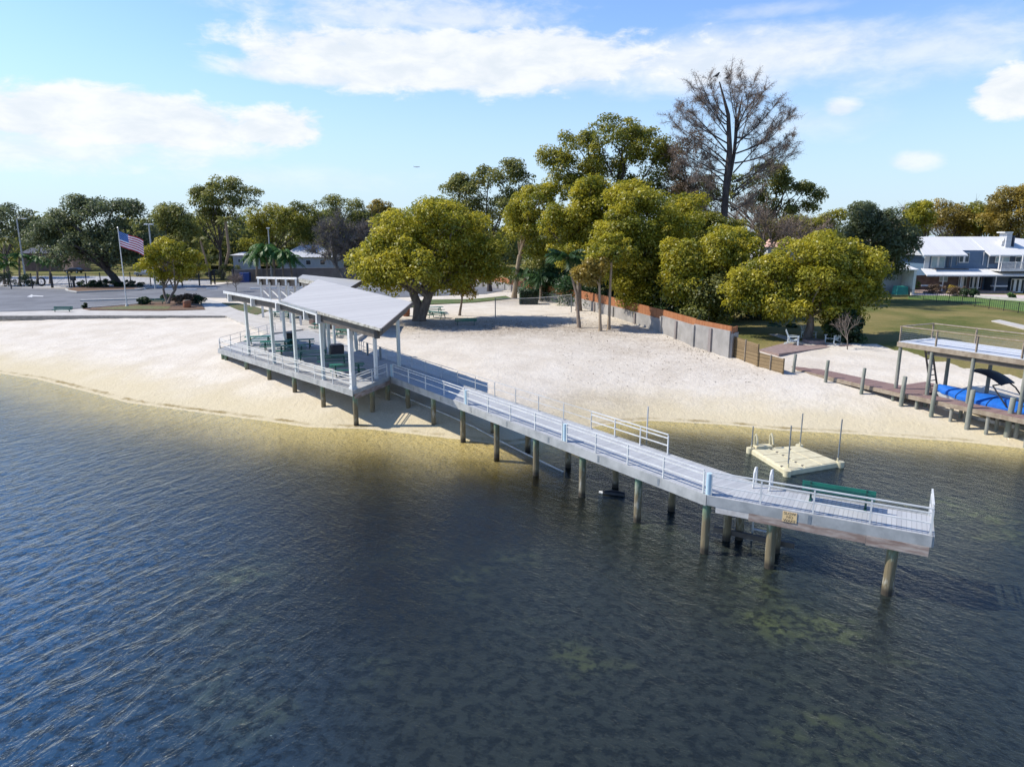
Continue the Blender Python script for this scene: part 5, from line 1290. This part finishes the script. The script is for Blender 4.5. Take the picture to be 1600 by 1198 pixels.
for px, py, tx, ty, ln, lb in ((401.5,441,401,397,3.4,'leftmost feathery palm of the clump behind the car park'),(419,441,415,385,3.8,'tallest feathery palm of the clump, its fronds blown right'),(429,441,428,392,3.4,'feathery palm with yellowish trunk in the middle of the clump'),
                       (443,441,441,394,3.4,'feathery palm right of the yellowish trunk'),(458,440,452,402,3.0,'rightmost feathery palm of the clump near the grey roof')):
    palm(lb, G(px,py,2.5), W(tx,ty,146), ln, 20, .75, .2, 'green', rise=.55)
for px, Y, ty, ln, lb in ((6,140,374,2.6,'fan palm at the left edge of the picture'),(30,139,398,2.4,'low palm left of the tall street lamp'),(58,141,402,2.3,'low palm right of the tall street lamp'),(78,142,408,2.0,'smaller palm between the lamp and the dark roofed house'),(-10,137,400,2.6,'palm cut by the left edge below the fan palm'),(12,138,412,2.4,'bushy low palm at the left by the fence')):
    palm(lb, Vector((W(px,440,Y).x, Y, 2.5)), W(px, ty, Y), ln, 20, .55, .2, 'green' if ty > 395 else 'mid', rise=.45)
for (px, py, r, lf, n, lb) in ((8,447,(3.2,1.2,1.9),'hedge',2200,'dark shrub at the left foot of the fence'),(38,447,(2.4,1.1,1.5),'hedge',1600,'dark shrub round the foot of the tall street lamp'),
      (140,449,(3.2,.9,1.0),'hedge',2000,'clipped dark hedge on the mulched island, left part'),(168,448.5,(3.2,.9,1.0),'hedge',2000,'clipped dark hedge on the mulched island at the oak trunk'),(205,448,(2.6,.9,.9),'hedge',1600,'clipped dark hedge on the mulched island right of the oak trunk'),
      (224,476,(1.2,.8,.7),'hedge',1200,'low dark shrub left of the green bench on the island'),(292,474,(1.9,1.1,.9),'rust',1800,'brownish low hedge behind the terracotta barrel'),(310,474,(1.3,1.0,.8),'hedge',1200,'dark low hedge at the pavement corner'),(270,470,(2.2,.8,.7),'hedge',1500,'low hedge behind the small island tree'),
      (300,437,(4,1.4,1.9),'mid',2200,'green hedge behind the gate fence right of the small tree'),(360,437,(3.4,1.4,2.2),'mid',2000,'green hedge at the left end of the taupe wall'),
      (133,482,(.45,.4,.55),'hedge',300,'tiny dark shrub at the pavement edge near the bench')):
    bush('low_shrub', lb, G(px,py,2.62), r, lf, n, .22)
# hedge block by the net
hb = hit(826, 475)
o = thing('hedge_block', 'square clipped dark green hedge block at the wall by the volleyball net', 'hedge', hb)
n_ = 6500; u = rng.uniform(-1, 1, (n_, 3)); ax = rng.integers(0, 3, n_); u[np.arange(n_), ax] = np.sign(u[np.arange(n_), ax])*rng.uniform(.8, 1.05, n_)
sz = np.array([1.25, .9, 1.0]); pnt = u*sz+np.array([hb.x, hb.y, hb.z+1.0]); quad_mesh('foliage', L['hedge'], leaf_quads(pnt, unit(u+rng.normal(size=(n_,3))*.6), .22*rng.uniform(.6,1.3,n_)), rng.random(n_), o)
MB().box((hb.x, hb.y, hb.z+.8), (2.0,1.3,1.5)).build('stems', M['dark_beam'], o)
# far woods beyond the houses that read as one mass
Q = []; V = []
for i in range(280):
    x = rng.uniform(-330, 330) if i < 210 else rng.uniform(-115, -10); y = rng.uniform(205, 280) if i < 210 else rng.uniform(200, 235); hgt_ = rng.uniform(12, 19) if x < 60 else rng.uniform(9, 15); w_ = rng.uniform(5, 9)
    if x > 95: y -= 25
    n_ = 900; d = unit(rng.normal(size=(n_, 3))); d[:, 2] = np.abs(d[:, 2])
    p = np.array([x, y, 4.5])+d*np.array([w_, w_, hgt_-2.5])*rng.uniform(.6, 1, (n_, 1))**.5
    Q.append(leaf_quads(p, unit(d+rng.normal(size=(n_, 3))*.5), 1.25*rng.uniform(.6, 1.3, n_))); V.append(np.clip(.5*rng.random()+.5*rng.random(n_), 0, 1))
wo_ = quad_mesh('distant_woods', L['mid'], np.concatenate(Q), np.concatenate(V)); tag(wo_, 'line of far woods behind the houses', 'woods', None, 'stuff')
# fallen leaves on the shaded sand
n_ = 2600; k = rng.random(n_) < .75
lx = np.where(k, rng.normal(hit(800,508).x, 8.0, n_), rng.uniform(4, 20, n_)); ly = np.where(k, rng.normal(hit(800,508).y, 3.8, n_), rng.uniform(50, 75, n_))
ok = (sdist(lx, ly) > 6)&(~inpoly(lx, ly, [tuple(q) for q in (A,C,N0,N1,BR,BL,B)])); lx = lx[ok]; ly = ly[ok]
wi = rng.integers(len(WALLP)-3, size=900)+2; wf_ = rng.random(900)
wx_ = np.array([p.x for p in WALLP]); wy_ = np.array([p.y for p in WALLP]); wd_ = np.abs(rng.normal(0, 1.3, 900))*np.where(rng.random(900) < .3, 2.2, 1)
lx = np.concatenate([lx, wx_[wi]+(wx_[wi+1]-wx_[wi])*wf_-wd_*.85-.25]); ly = np.concatenate([ly, wy_[wi]+(wy_[wi+1]-wy_[wi])*wf_-wd_*.5-.2])
lz = height(lx, ly)+.02; c_ = np.stack([lx, ly, lz], 1)
lt = quad_mesh('leaf_litter', M['litter'], leaf_quads(c_, unit(rng.normal(size=(len(c_),3))*.25+np.array([0,0,1])), rng.uniform(.05,.15,len(c_)), .7), rng.random(len(c_))); tag(lt, 'fallen leaves and debris scattered on the sand', 'leaf litter', None, 'stuff')

# ------------------------------------------------------------------ houses
HY = 121.0
def hp(zx, zy, Y=HY): return W(1360+zx/4.99, 260+zy/4.99, Y)
def hbox(zx0, zx1, zy0, zy1, y0, y1, Yref=HY):
    a_, b_ = hp(zx0, zy1, Yref), hp(zx1, zy0, Yref)
    return MB().box(((a_.x+b_.x)/2, (y0+y1)/2, (a_.z+b_.z)/2), (b_.x-a_.x, y1-y0, b_.z-a_.z))
house = thing('blue_house', 'two storey blue house with white metal roof and chimney at the right edge', 'house', (hp(700,985).x, HY+5, 2.4))
hbox(425,1420,655,1000,HY+.6,HY+10).build('wall', M['siding_blue'], house)
zr, ze = hp(0,548,HY+5).z, hp(0,690,HY-.6).z
xl0, xl1, xr0, xr1 = hp(352,548,HY+5).x, hp(405,690,HY-.6).x, hp(1040,555,HY+5).x, hp(1190,692,HY-.6).x
nt_ = hp(735,690).x; nt2 = hp(905,690).x
MB().slab([Vector((xl1,HY-.9,ze)), Vector((nt_,HY-.9,ze)), Vector((nt_-.5,HY+5.3,zr)), Vector((xl0,HY+5.3,zr))], .22).build('roof', M['roof_house'], house)
zm = ze+(zr-ze)*.24; ym = HY-.6+5.9*.24
MB().slab([Vector((nt_-.02,ym,zm)), Vector((nt2,ym,zm)), Vector((nt2,HY+5.3,zr-.02)), Vector((nt_-.48,HY+5.3,zr-.02))], .2).build('roof', M['roof_house'], house)
MB().slab([Vector((nt2+.02,HY-.9,ze)), Vector((xr1+14,HY-.9,ze)), Vector((xr1+12,HY+5.3,zr-1.2)), Vector((xr0,HY+5.3,zr)), Vector((nt2+.02,HY+5.3,zr))], .22).build('roof', M['roof_house'], house)
MB().slab([Vector((xl0,HY+5.35,zr)), Vector((xr0,HY+5.35,zr)), Vector((xr0+4,HY+11,ze)), Vector((xl1,HY+11,ze))], .22).build('roof', M['roof_house'], house)
for z0, z1, x0 in ((ze,zr,xl1),): MB().faces([(x0+.3,HY,ze-.1),(x0+.3,HY+10.4,ze-.1),(x0+.1,HY+5.3,zr-.25)], [(0,1,2)]).build('gable', M['siding_pale'], house)
MB().beam(Vector((xl1,HY-.95,ze-.12)), Vector((nt_,HY-.95,ze-.12)), .08, .24).beam(Vector((nt2,HY-.95,ze-.12)), Vector((xr1+14,HY-.95,ze-.12)), .08, .24).beam(Vector((nt_,ym-.06,zm-.1)), Vector((nt2,ym-.06,zm-.1)), .08, .22).build('fascia', M['white'], house)
c = hbox(1032,1095,510,660,HY+1.5,HY+3.4, HY+2).build('chimney', M['siding_pale'], house)
hbox(1030,1097,510,520,HY+1.4,HY+3.5, HY+2).build('chimney_cap', M['white'], c); hbox(1098,1122,540,640,HY+1.7,HY+3.2,HY+2).build('chimney_side', M['siding_slate'], c)
sdh = hp(1015,575,HY+2.5); MB().tube([sdh, sdh+Vector((-.25,-.3,.15))], [.1,.55], 12).build('satellite_dish', M['white'], house, True)
def window(zx0, zx1, zy0, zy1, y, glass='glass', nm=1, parent=None, name='window', fr=.1):
    w_ = hbox(zx0,zx1,zy0,zy1,y-.12,y).build(name, M['white'], parent or house)
    n_ = nm
    for i in range(n_):
        a_ = zx0+(zx1-zx0)*i/n_+4; b_ = zx0+(zx1-zx0)*(i+1)/n_-4
        hbox(a_,b_,zy0+6,zy1-6,y-.15,y-.1).build('pane', M[glass], w_)
    return w_
yw = HY+.58
hbox(428,478,700,800,yw-.1,yw).build('wall_panel', M['siding_pale'], house)
window(482,600,702,792,yw,'glass_pale',2,name='sliding_door'); hbox(604,634,706,790,yw-.08,yw).build('wall_panel', M['siding_slate'], house)
window(703,790,674,752,yw,'glass',2)
for zx in (640,686,890,930): hbox(zx,zx+11,668 if zx > 800 else 695,790 if zx < 680 or zx > 900 else 770,yw-.14,yw).build('trim', M['white'], house)
hbox(938,1190,698,760,yw-.1,yw).build('wall_panel', M['siding_slate'], house); window(983,1100,703,752,yw-.1,'glass_pale',2,name='balcony_door'); window(1140,1190,703,752,yw-.1,'glass',1)
hbox(497,760,797,815,HY-.3,HY+.5).build('roof_curb', M['dark_beam'], house)
zp0, zp1 = hp(0,795,yw).z, hp(0,846,HY-3).z
px0, px1, px2 = hp(440,846,HY-3).x, hp(1010,846,HY-3).x, hp(1420,860,HY-3).x
MB().slab([Vector((px0,HY-3,zp1)), Vector((px1,HY-3,zp1)), Vector((px1,yw,zp0)), Vector((px0+1,yw,zp0))], .16).build('porch_roof', M['roof_house'], house)
MB().slab([Vector((px1+.02,HY-3,zp1-.05)), Vector((px2,HY-3,zp1-.05)), Vector((px2,yw,zp0-.25)), Vector((px1+.02,yw,zp0-.25))], .2).build('porch_roof', M['roof_house'], house)
MB().beam(Vector((px0,HY-3.05,zp1-.12)), Vector((px2,HY-3.05,zp1-.14)), .08, .26).build('fascia', M['white'], house)
hbox(330,895,850,985,yw-.12,yw-.02).build('porch_shade_wall', M['porch_dark'], house)  # dark colour stands in for the shade inside the porch
hbox(895,1032,855,975,HY-1.5,yw-.03).build('wall_panel', M['siding_slate'], house)
window(1036,1152,872,978,HY-1.5,'glass',3,name='french_door'); hbox(1152,1420,858,985,HY-1.48,yw-.03).build('wall_panel', M['siding_blue'], house); hbox(1163,1176,855,1000,HY-1.7,HY-1.49).build('trim', M['white'], house)
window(545,615,850,900,yw-.14,'glass_pale',1); window(690,765,856,960,yw-.14,'glass',2,name='porch_door'); window(780,880,856,950,yw-.14,'glass',3)
for zx in (487,622,755,888): hbox(zx-6,zx+6,848,962,HY-2.9,HY-2.7).build('porch_column', M['white'], house)
hbox(330,1030,962,985,HY-3.1,yw).build('porch_floor', M['paver'], house)
hbox(322,478,915,925,HY-2.9,HY-2.8).build('porch_rail', M['white'], house); hbox(885,995,920,932,HY-2.4,HY-1.6).build('porch_bench', M['siding_pale'], house)
bal = hbox(930,1420,800,812,HY-2.8,yw).build('balcony_floor', M['white'], house)
mb = MB()
for zy0, zy1 in ((740,748),(792,799)): 
    q = hbox(930,1420,zy0,zy1,HY-2.78,HY-2.7); mb.faces(q.v, q.f)
k = 935
while k < 1418:
    q = hbox(k,k+3.2,748,792,HY-2.76,HY-2.72); mb.faces(q.v, q.f); k += 9
mb.build('balcony_railing', M['white'], bal)
for zx in (930,1040,1125,1215): hbox(zx,zx+8,738,812,HY-2.82,HY-2.68).build('post', M['white'], bal)
for zx in (930,1105): hbox(zx,zx+9,690,800,HY-2.4,HY-2.2).build('balcony_column', M['white'], house)
sheet('terrace', [(1425,458),(1490,458.5),(1640,462),(1640,474),(1580,468),(1523,463.5),(1480,461.5),(1425,461)], simple('terrace_slabs', (.50,.40,.36), (.58,.49,.44), 1.5, .85), 2.62)
struct('kerb', MB().beam(G(1523,463,2.8), G(1640,471.5,2.8), .3, .4), M['kerb'])
sheet('green_lawn', [(1418,461.5),(1480,462),(1523,464),(1580,468.5),(1640,474.5),(1640,492),(1600,486.5),(1540,477),(1480,470),(1420,467)], simple('watered_grass', (.07,.145,.02), (.12,.18,.03), .8, .95, .05, 16), 2.56)
fpts = [hit(px, py) for px, py in ((1421,465.5),(1443,468.5),(1463,471.3),(1482,473.5),(1502.5,476.3),(1523,479),(1545,482.5),(1568,485.5),(1590.5,489),(1615,493))]
fence('garden_fence', 'thin black picket fence across the lawn in front of the blue house', 'fence', fpts, 1.35, M['black'], .35, pw=.07)
for px, py, r, lf, lb in ((1500,462,(2.0,1.0,1.0),'rust','brown clipped shrub row in front of the house terrace, left part'),(1516,464,(1.8,1.0,1.0),'hedge','dark clipped shrub row in front of the house terrace, right part'),(1426,455,(1.2,1,1.3),'green','light green bush at the left porch corner of the house'),(1462,459,(1.6,1,1.2),'rust','reddish bush in front of the house porch'),(1488,459,(1.2,1,.9),'gold','pale flowering bush by the terrace steps'),(1580,466,(.6,.5,.7),'green','small potted green plant on the terrace')):
    bush('garden_shrub', lb, G(px,py,2.6), r, lf, 1100, .24)
wsx = hp(215,1040,116), hp(318,800,116)
o = thing('garden_shed', 'white walled open shed left of the blue house, half hidden by the dark tree', 'shed', (wsx[0].x+1, 116, 2.4))
MB().box((wsx[1].x-.2, 116, (2.4+wsx[1].z)/2), (.45, 3.4, wsx[1].z-2.4)).build('wall', M['white'], o)
MB().box(((wsx[0].x+wsx[1].x)/2-1, 118, (2.4+wsx[1].z)/2), (wsx[1].x-wsx[0].x+2, .2, wsx[1].z-2.4)).build('wall', M['house_grey'], o)
MB().slab([Vector((wsx[0].x-2.3,114.2,wsx[1].z)), Vector((wsx[1].x+.3,114.2,wsx[1].z)), Vector((wsx[1].x+.3,118.6,wsx[1].z+.7)), Vector((wsx[0].x-2.3,118.6,wsx[1].z+.7))], .15).build('roof', M['roof_house'], o)
p = hp(240,1030,115)
o = thing('tarp_stack', 'teal tarpaulin covering a stack under the white shed', 'tarp', (p.x, 115.5, 2.45))
MB().box((p.x, 115.6, 3.2), (2.0, 1.6, 1.5), 0, .88).build('tarp', M['teal'], o, False, .08); MB().box((p.x, 115.6, 2.5), (1.8,1.4,.12)).build('pallet', M['timber'], o)
def plain_house(label, x0, x1, ytop, yeave, ybase, Y, wall, roof, depth=9, gable=False, wins=()):
    a_, b_ = W(x0, ybase, Y), W(x1, yeave, Y); zr_ = W((x0+x1)/2, ytop, Y+depth/2).z; zb = 2.4
    o = thing('house', label, 'house', ((a_.x+b_.x)/2, Y+depth/2, zb))
    MB().box(((a_.x+b_.x)/2, Y+depth/2, (zb+b_.z)/2), (b_.x-a_.x, depth, b_.z-zb)).build('wall', M[wall], o)
    e_ = .6; xa, xb = a_.x-e_, b_.x+e_; ya, yb = Y-e_, Y+depth+e_; ym_ = (ya+yb)/2; hip = 0 if gable else min((xb-xa)*.3, depth*.5); ze_ = b_.z+.02
    vs = [(xa,ya,ze_),(xb,ya,ze_),(xb,yb,ze_),(xa,yb,ze_),(xa+hip,ym_,zr_),(xb-hip,ym_,zr_)]
    MB().faces(vs, [(3,2,1,0),(0,1,5,4),(1,2,5),(2,3,4,5),(3,0,4)]).build('roof', M[roof], o)
    for (wx0, wx1, wy0, wy1) in wins:
        p, q = W(wx0, wy1, Y), W(wx1, wy0, Y)
        f_ = MB().box(((p.x+q.x)/2, Y-.03, (p.z+q.z)/2), (q.x-p.x, .1, q.z-p.z)).build('window', M['white'], o)
        MB().box(((p.x+q.x)/2, Y-.07, (p.z+q.z)/2), (q.x-p.x-.25, .08, q.z-p.z-.25)).build('pane', M['glass'], f_)
    return o
plain_house('low house with dark grey roof beyond the gate at the left', 38, 94, 378, 396, 414, 196, 'porch_dark', 'roof_dark', 10, False, [(50,56,400,408),(66,72,400,408)])
plain_house('pale gabled wing of the house beyond the gate, right of its dark roof', 97, 112, 386, 398, 414, 194, 'roof_pink', 'siding_pale', 8, True, [(101,105,402,408)])
plain_house('small grey-white house left of the feathery palms', 367, 386, 394, 399, 440, 160, 'house_grey', 'roof_grey', 8, False, [(372,376,404,411),(379,383,404,411)])
plain_house('grey house with light roof behind the feathery palms', 440, 520, 383, 402, 440, 172, 'house_grey', 'roof_grey', 11, False, [(455,462,406,414),(478,486,406,414),(500,508,406,414)])
plain_house('house with salmon tiled roof showing above the yellow-green trees', 1196, 1312, 363, 386, 440, 138, 'house_grey', 'roof_pink', 12, False, [(1225,1234,392,402)])
# ------------------------------------------------------------------ cars, airliner
def car(label, p, rz, body, suv=True):
    o = thing('parked_car', label, 'car', (0,0,0), 'cars parked beyond the park')
    hh = 1.75 if suv else 1.45
    pr = [(-2.25,.35),(-2.3,.75),(-2.15,1.0),(-1.9,1.02),(-1.55,hh) if suv else (-1.2,hh),(.45,hh),(1.05,1.02),(2.1,.88),(2.28,.6),(2.25,.35)]
    vs = [(x, s*.9*(1 if z < 1.05 else .84), z) for s in (-1, 1) for x, z in pr]; n = len(pr)
    MB().faces(vs, [tuple(range(n)), tuple(range(n, 2*n))[::-1]]+[(i, n+i, n+(i+1) % n, (i+1) % n) for i in range(n)]).build('body', body, o, False, .05)
    mb = MB()
    for s in (-1, 1): mb.box((-.45, s*.80, hh*.78), (1.9, .08, hh*.24), 0, .9)
    mb.build('window', M['glass'], o)
    MB().beam((.50, 0, hh-.06), (1.02, 0, 1.08), 1.35, .05).build('windscreen', M['glass'], o)
    for x in (-1.4, 1.4):
        for s in (-1, 1):
            w_ = MB().tube([(x, s*.72, .34), (x, s*.93, .34)], .34, 16).build('wheel', M['tyre'], o, True)
            MB().tube([(x, s*.92, .34), (x, s*.945, .34)], .19, 12).build('rim', M['steel'], w_, True)
    for s in (-1, 1): MB().box((2.26, s*.62, .72), (.06, .36, .16)).build('headlight', M['boat_white'], o)
    o.location = p; o.rotation_euler.z = rz; return o
car('black car parked under the trees behind the short fan palm', Vector((W(336,420,168).x, 168, 2.5)), R(8), M['car_dark'])
car('dark car with bright window beside the pale gabled wing at the left', Vector((W(115,420,186).x, 186, 2.5)), R(175), M['car_dark'], False)
car('silver car parked beyond the live oak trunk', Vector((W(226,425,172).x, 172, 2.5)), R(3), M['car_silver'], False)
p = W(651, 261, 3600)
o = thing('airliner', 'tiny airliner flying low above the left treeline', 'aircraft', p)
MB().tube([p+Vector((x,0,z)) for x, z in ((-16,1),(-12,.4),(-4,0),(8,0),(14,-.1),(17,-.6))], [.5,1.6,2,2,1.6,.3], 10).build('fuselage', M['plane'], o, True)
for s in (-1, 1):
    MB().slab([p+Vector((3,s*1.5,-.6)), p+Vector((-2,s*16,.8)), p+Vector((-4,s*16,.8)), p+Vector((-3,s*1.5,-.6))], .5).build('wing', M['plane'], o)
    MB().tube([p+Vector((2.5,s*5.5,-1.6)), p+Vector((-1,s*5.5,-1.5))], [1.0,.8], 8).build('engine', M['plane'], o, True)
MB().slab([p+Vector((-12,-.2,1.5)), p+Vector((-12,.2,1.5)), p+Vector((-16.5,.2,6.5)), p+Vector((-16.5,-.2,6.5))], 1.2).build('tail_fin', M['plane'], o)
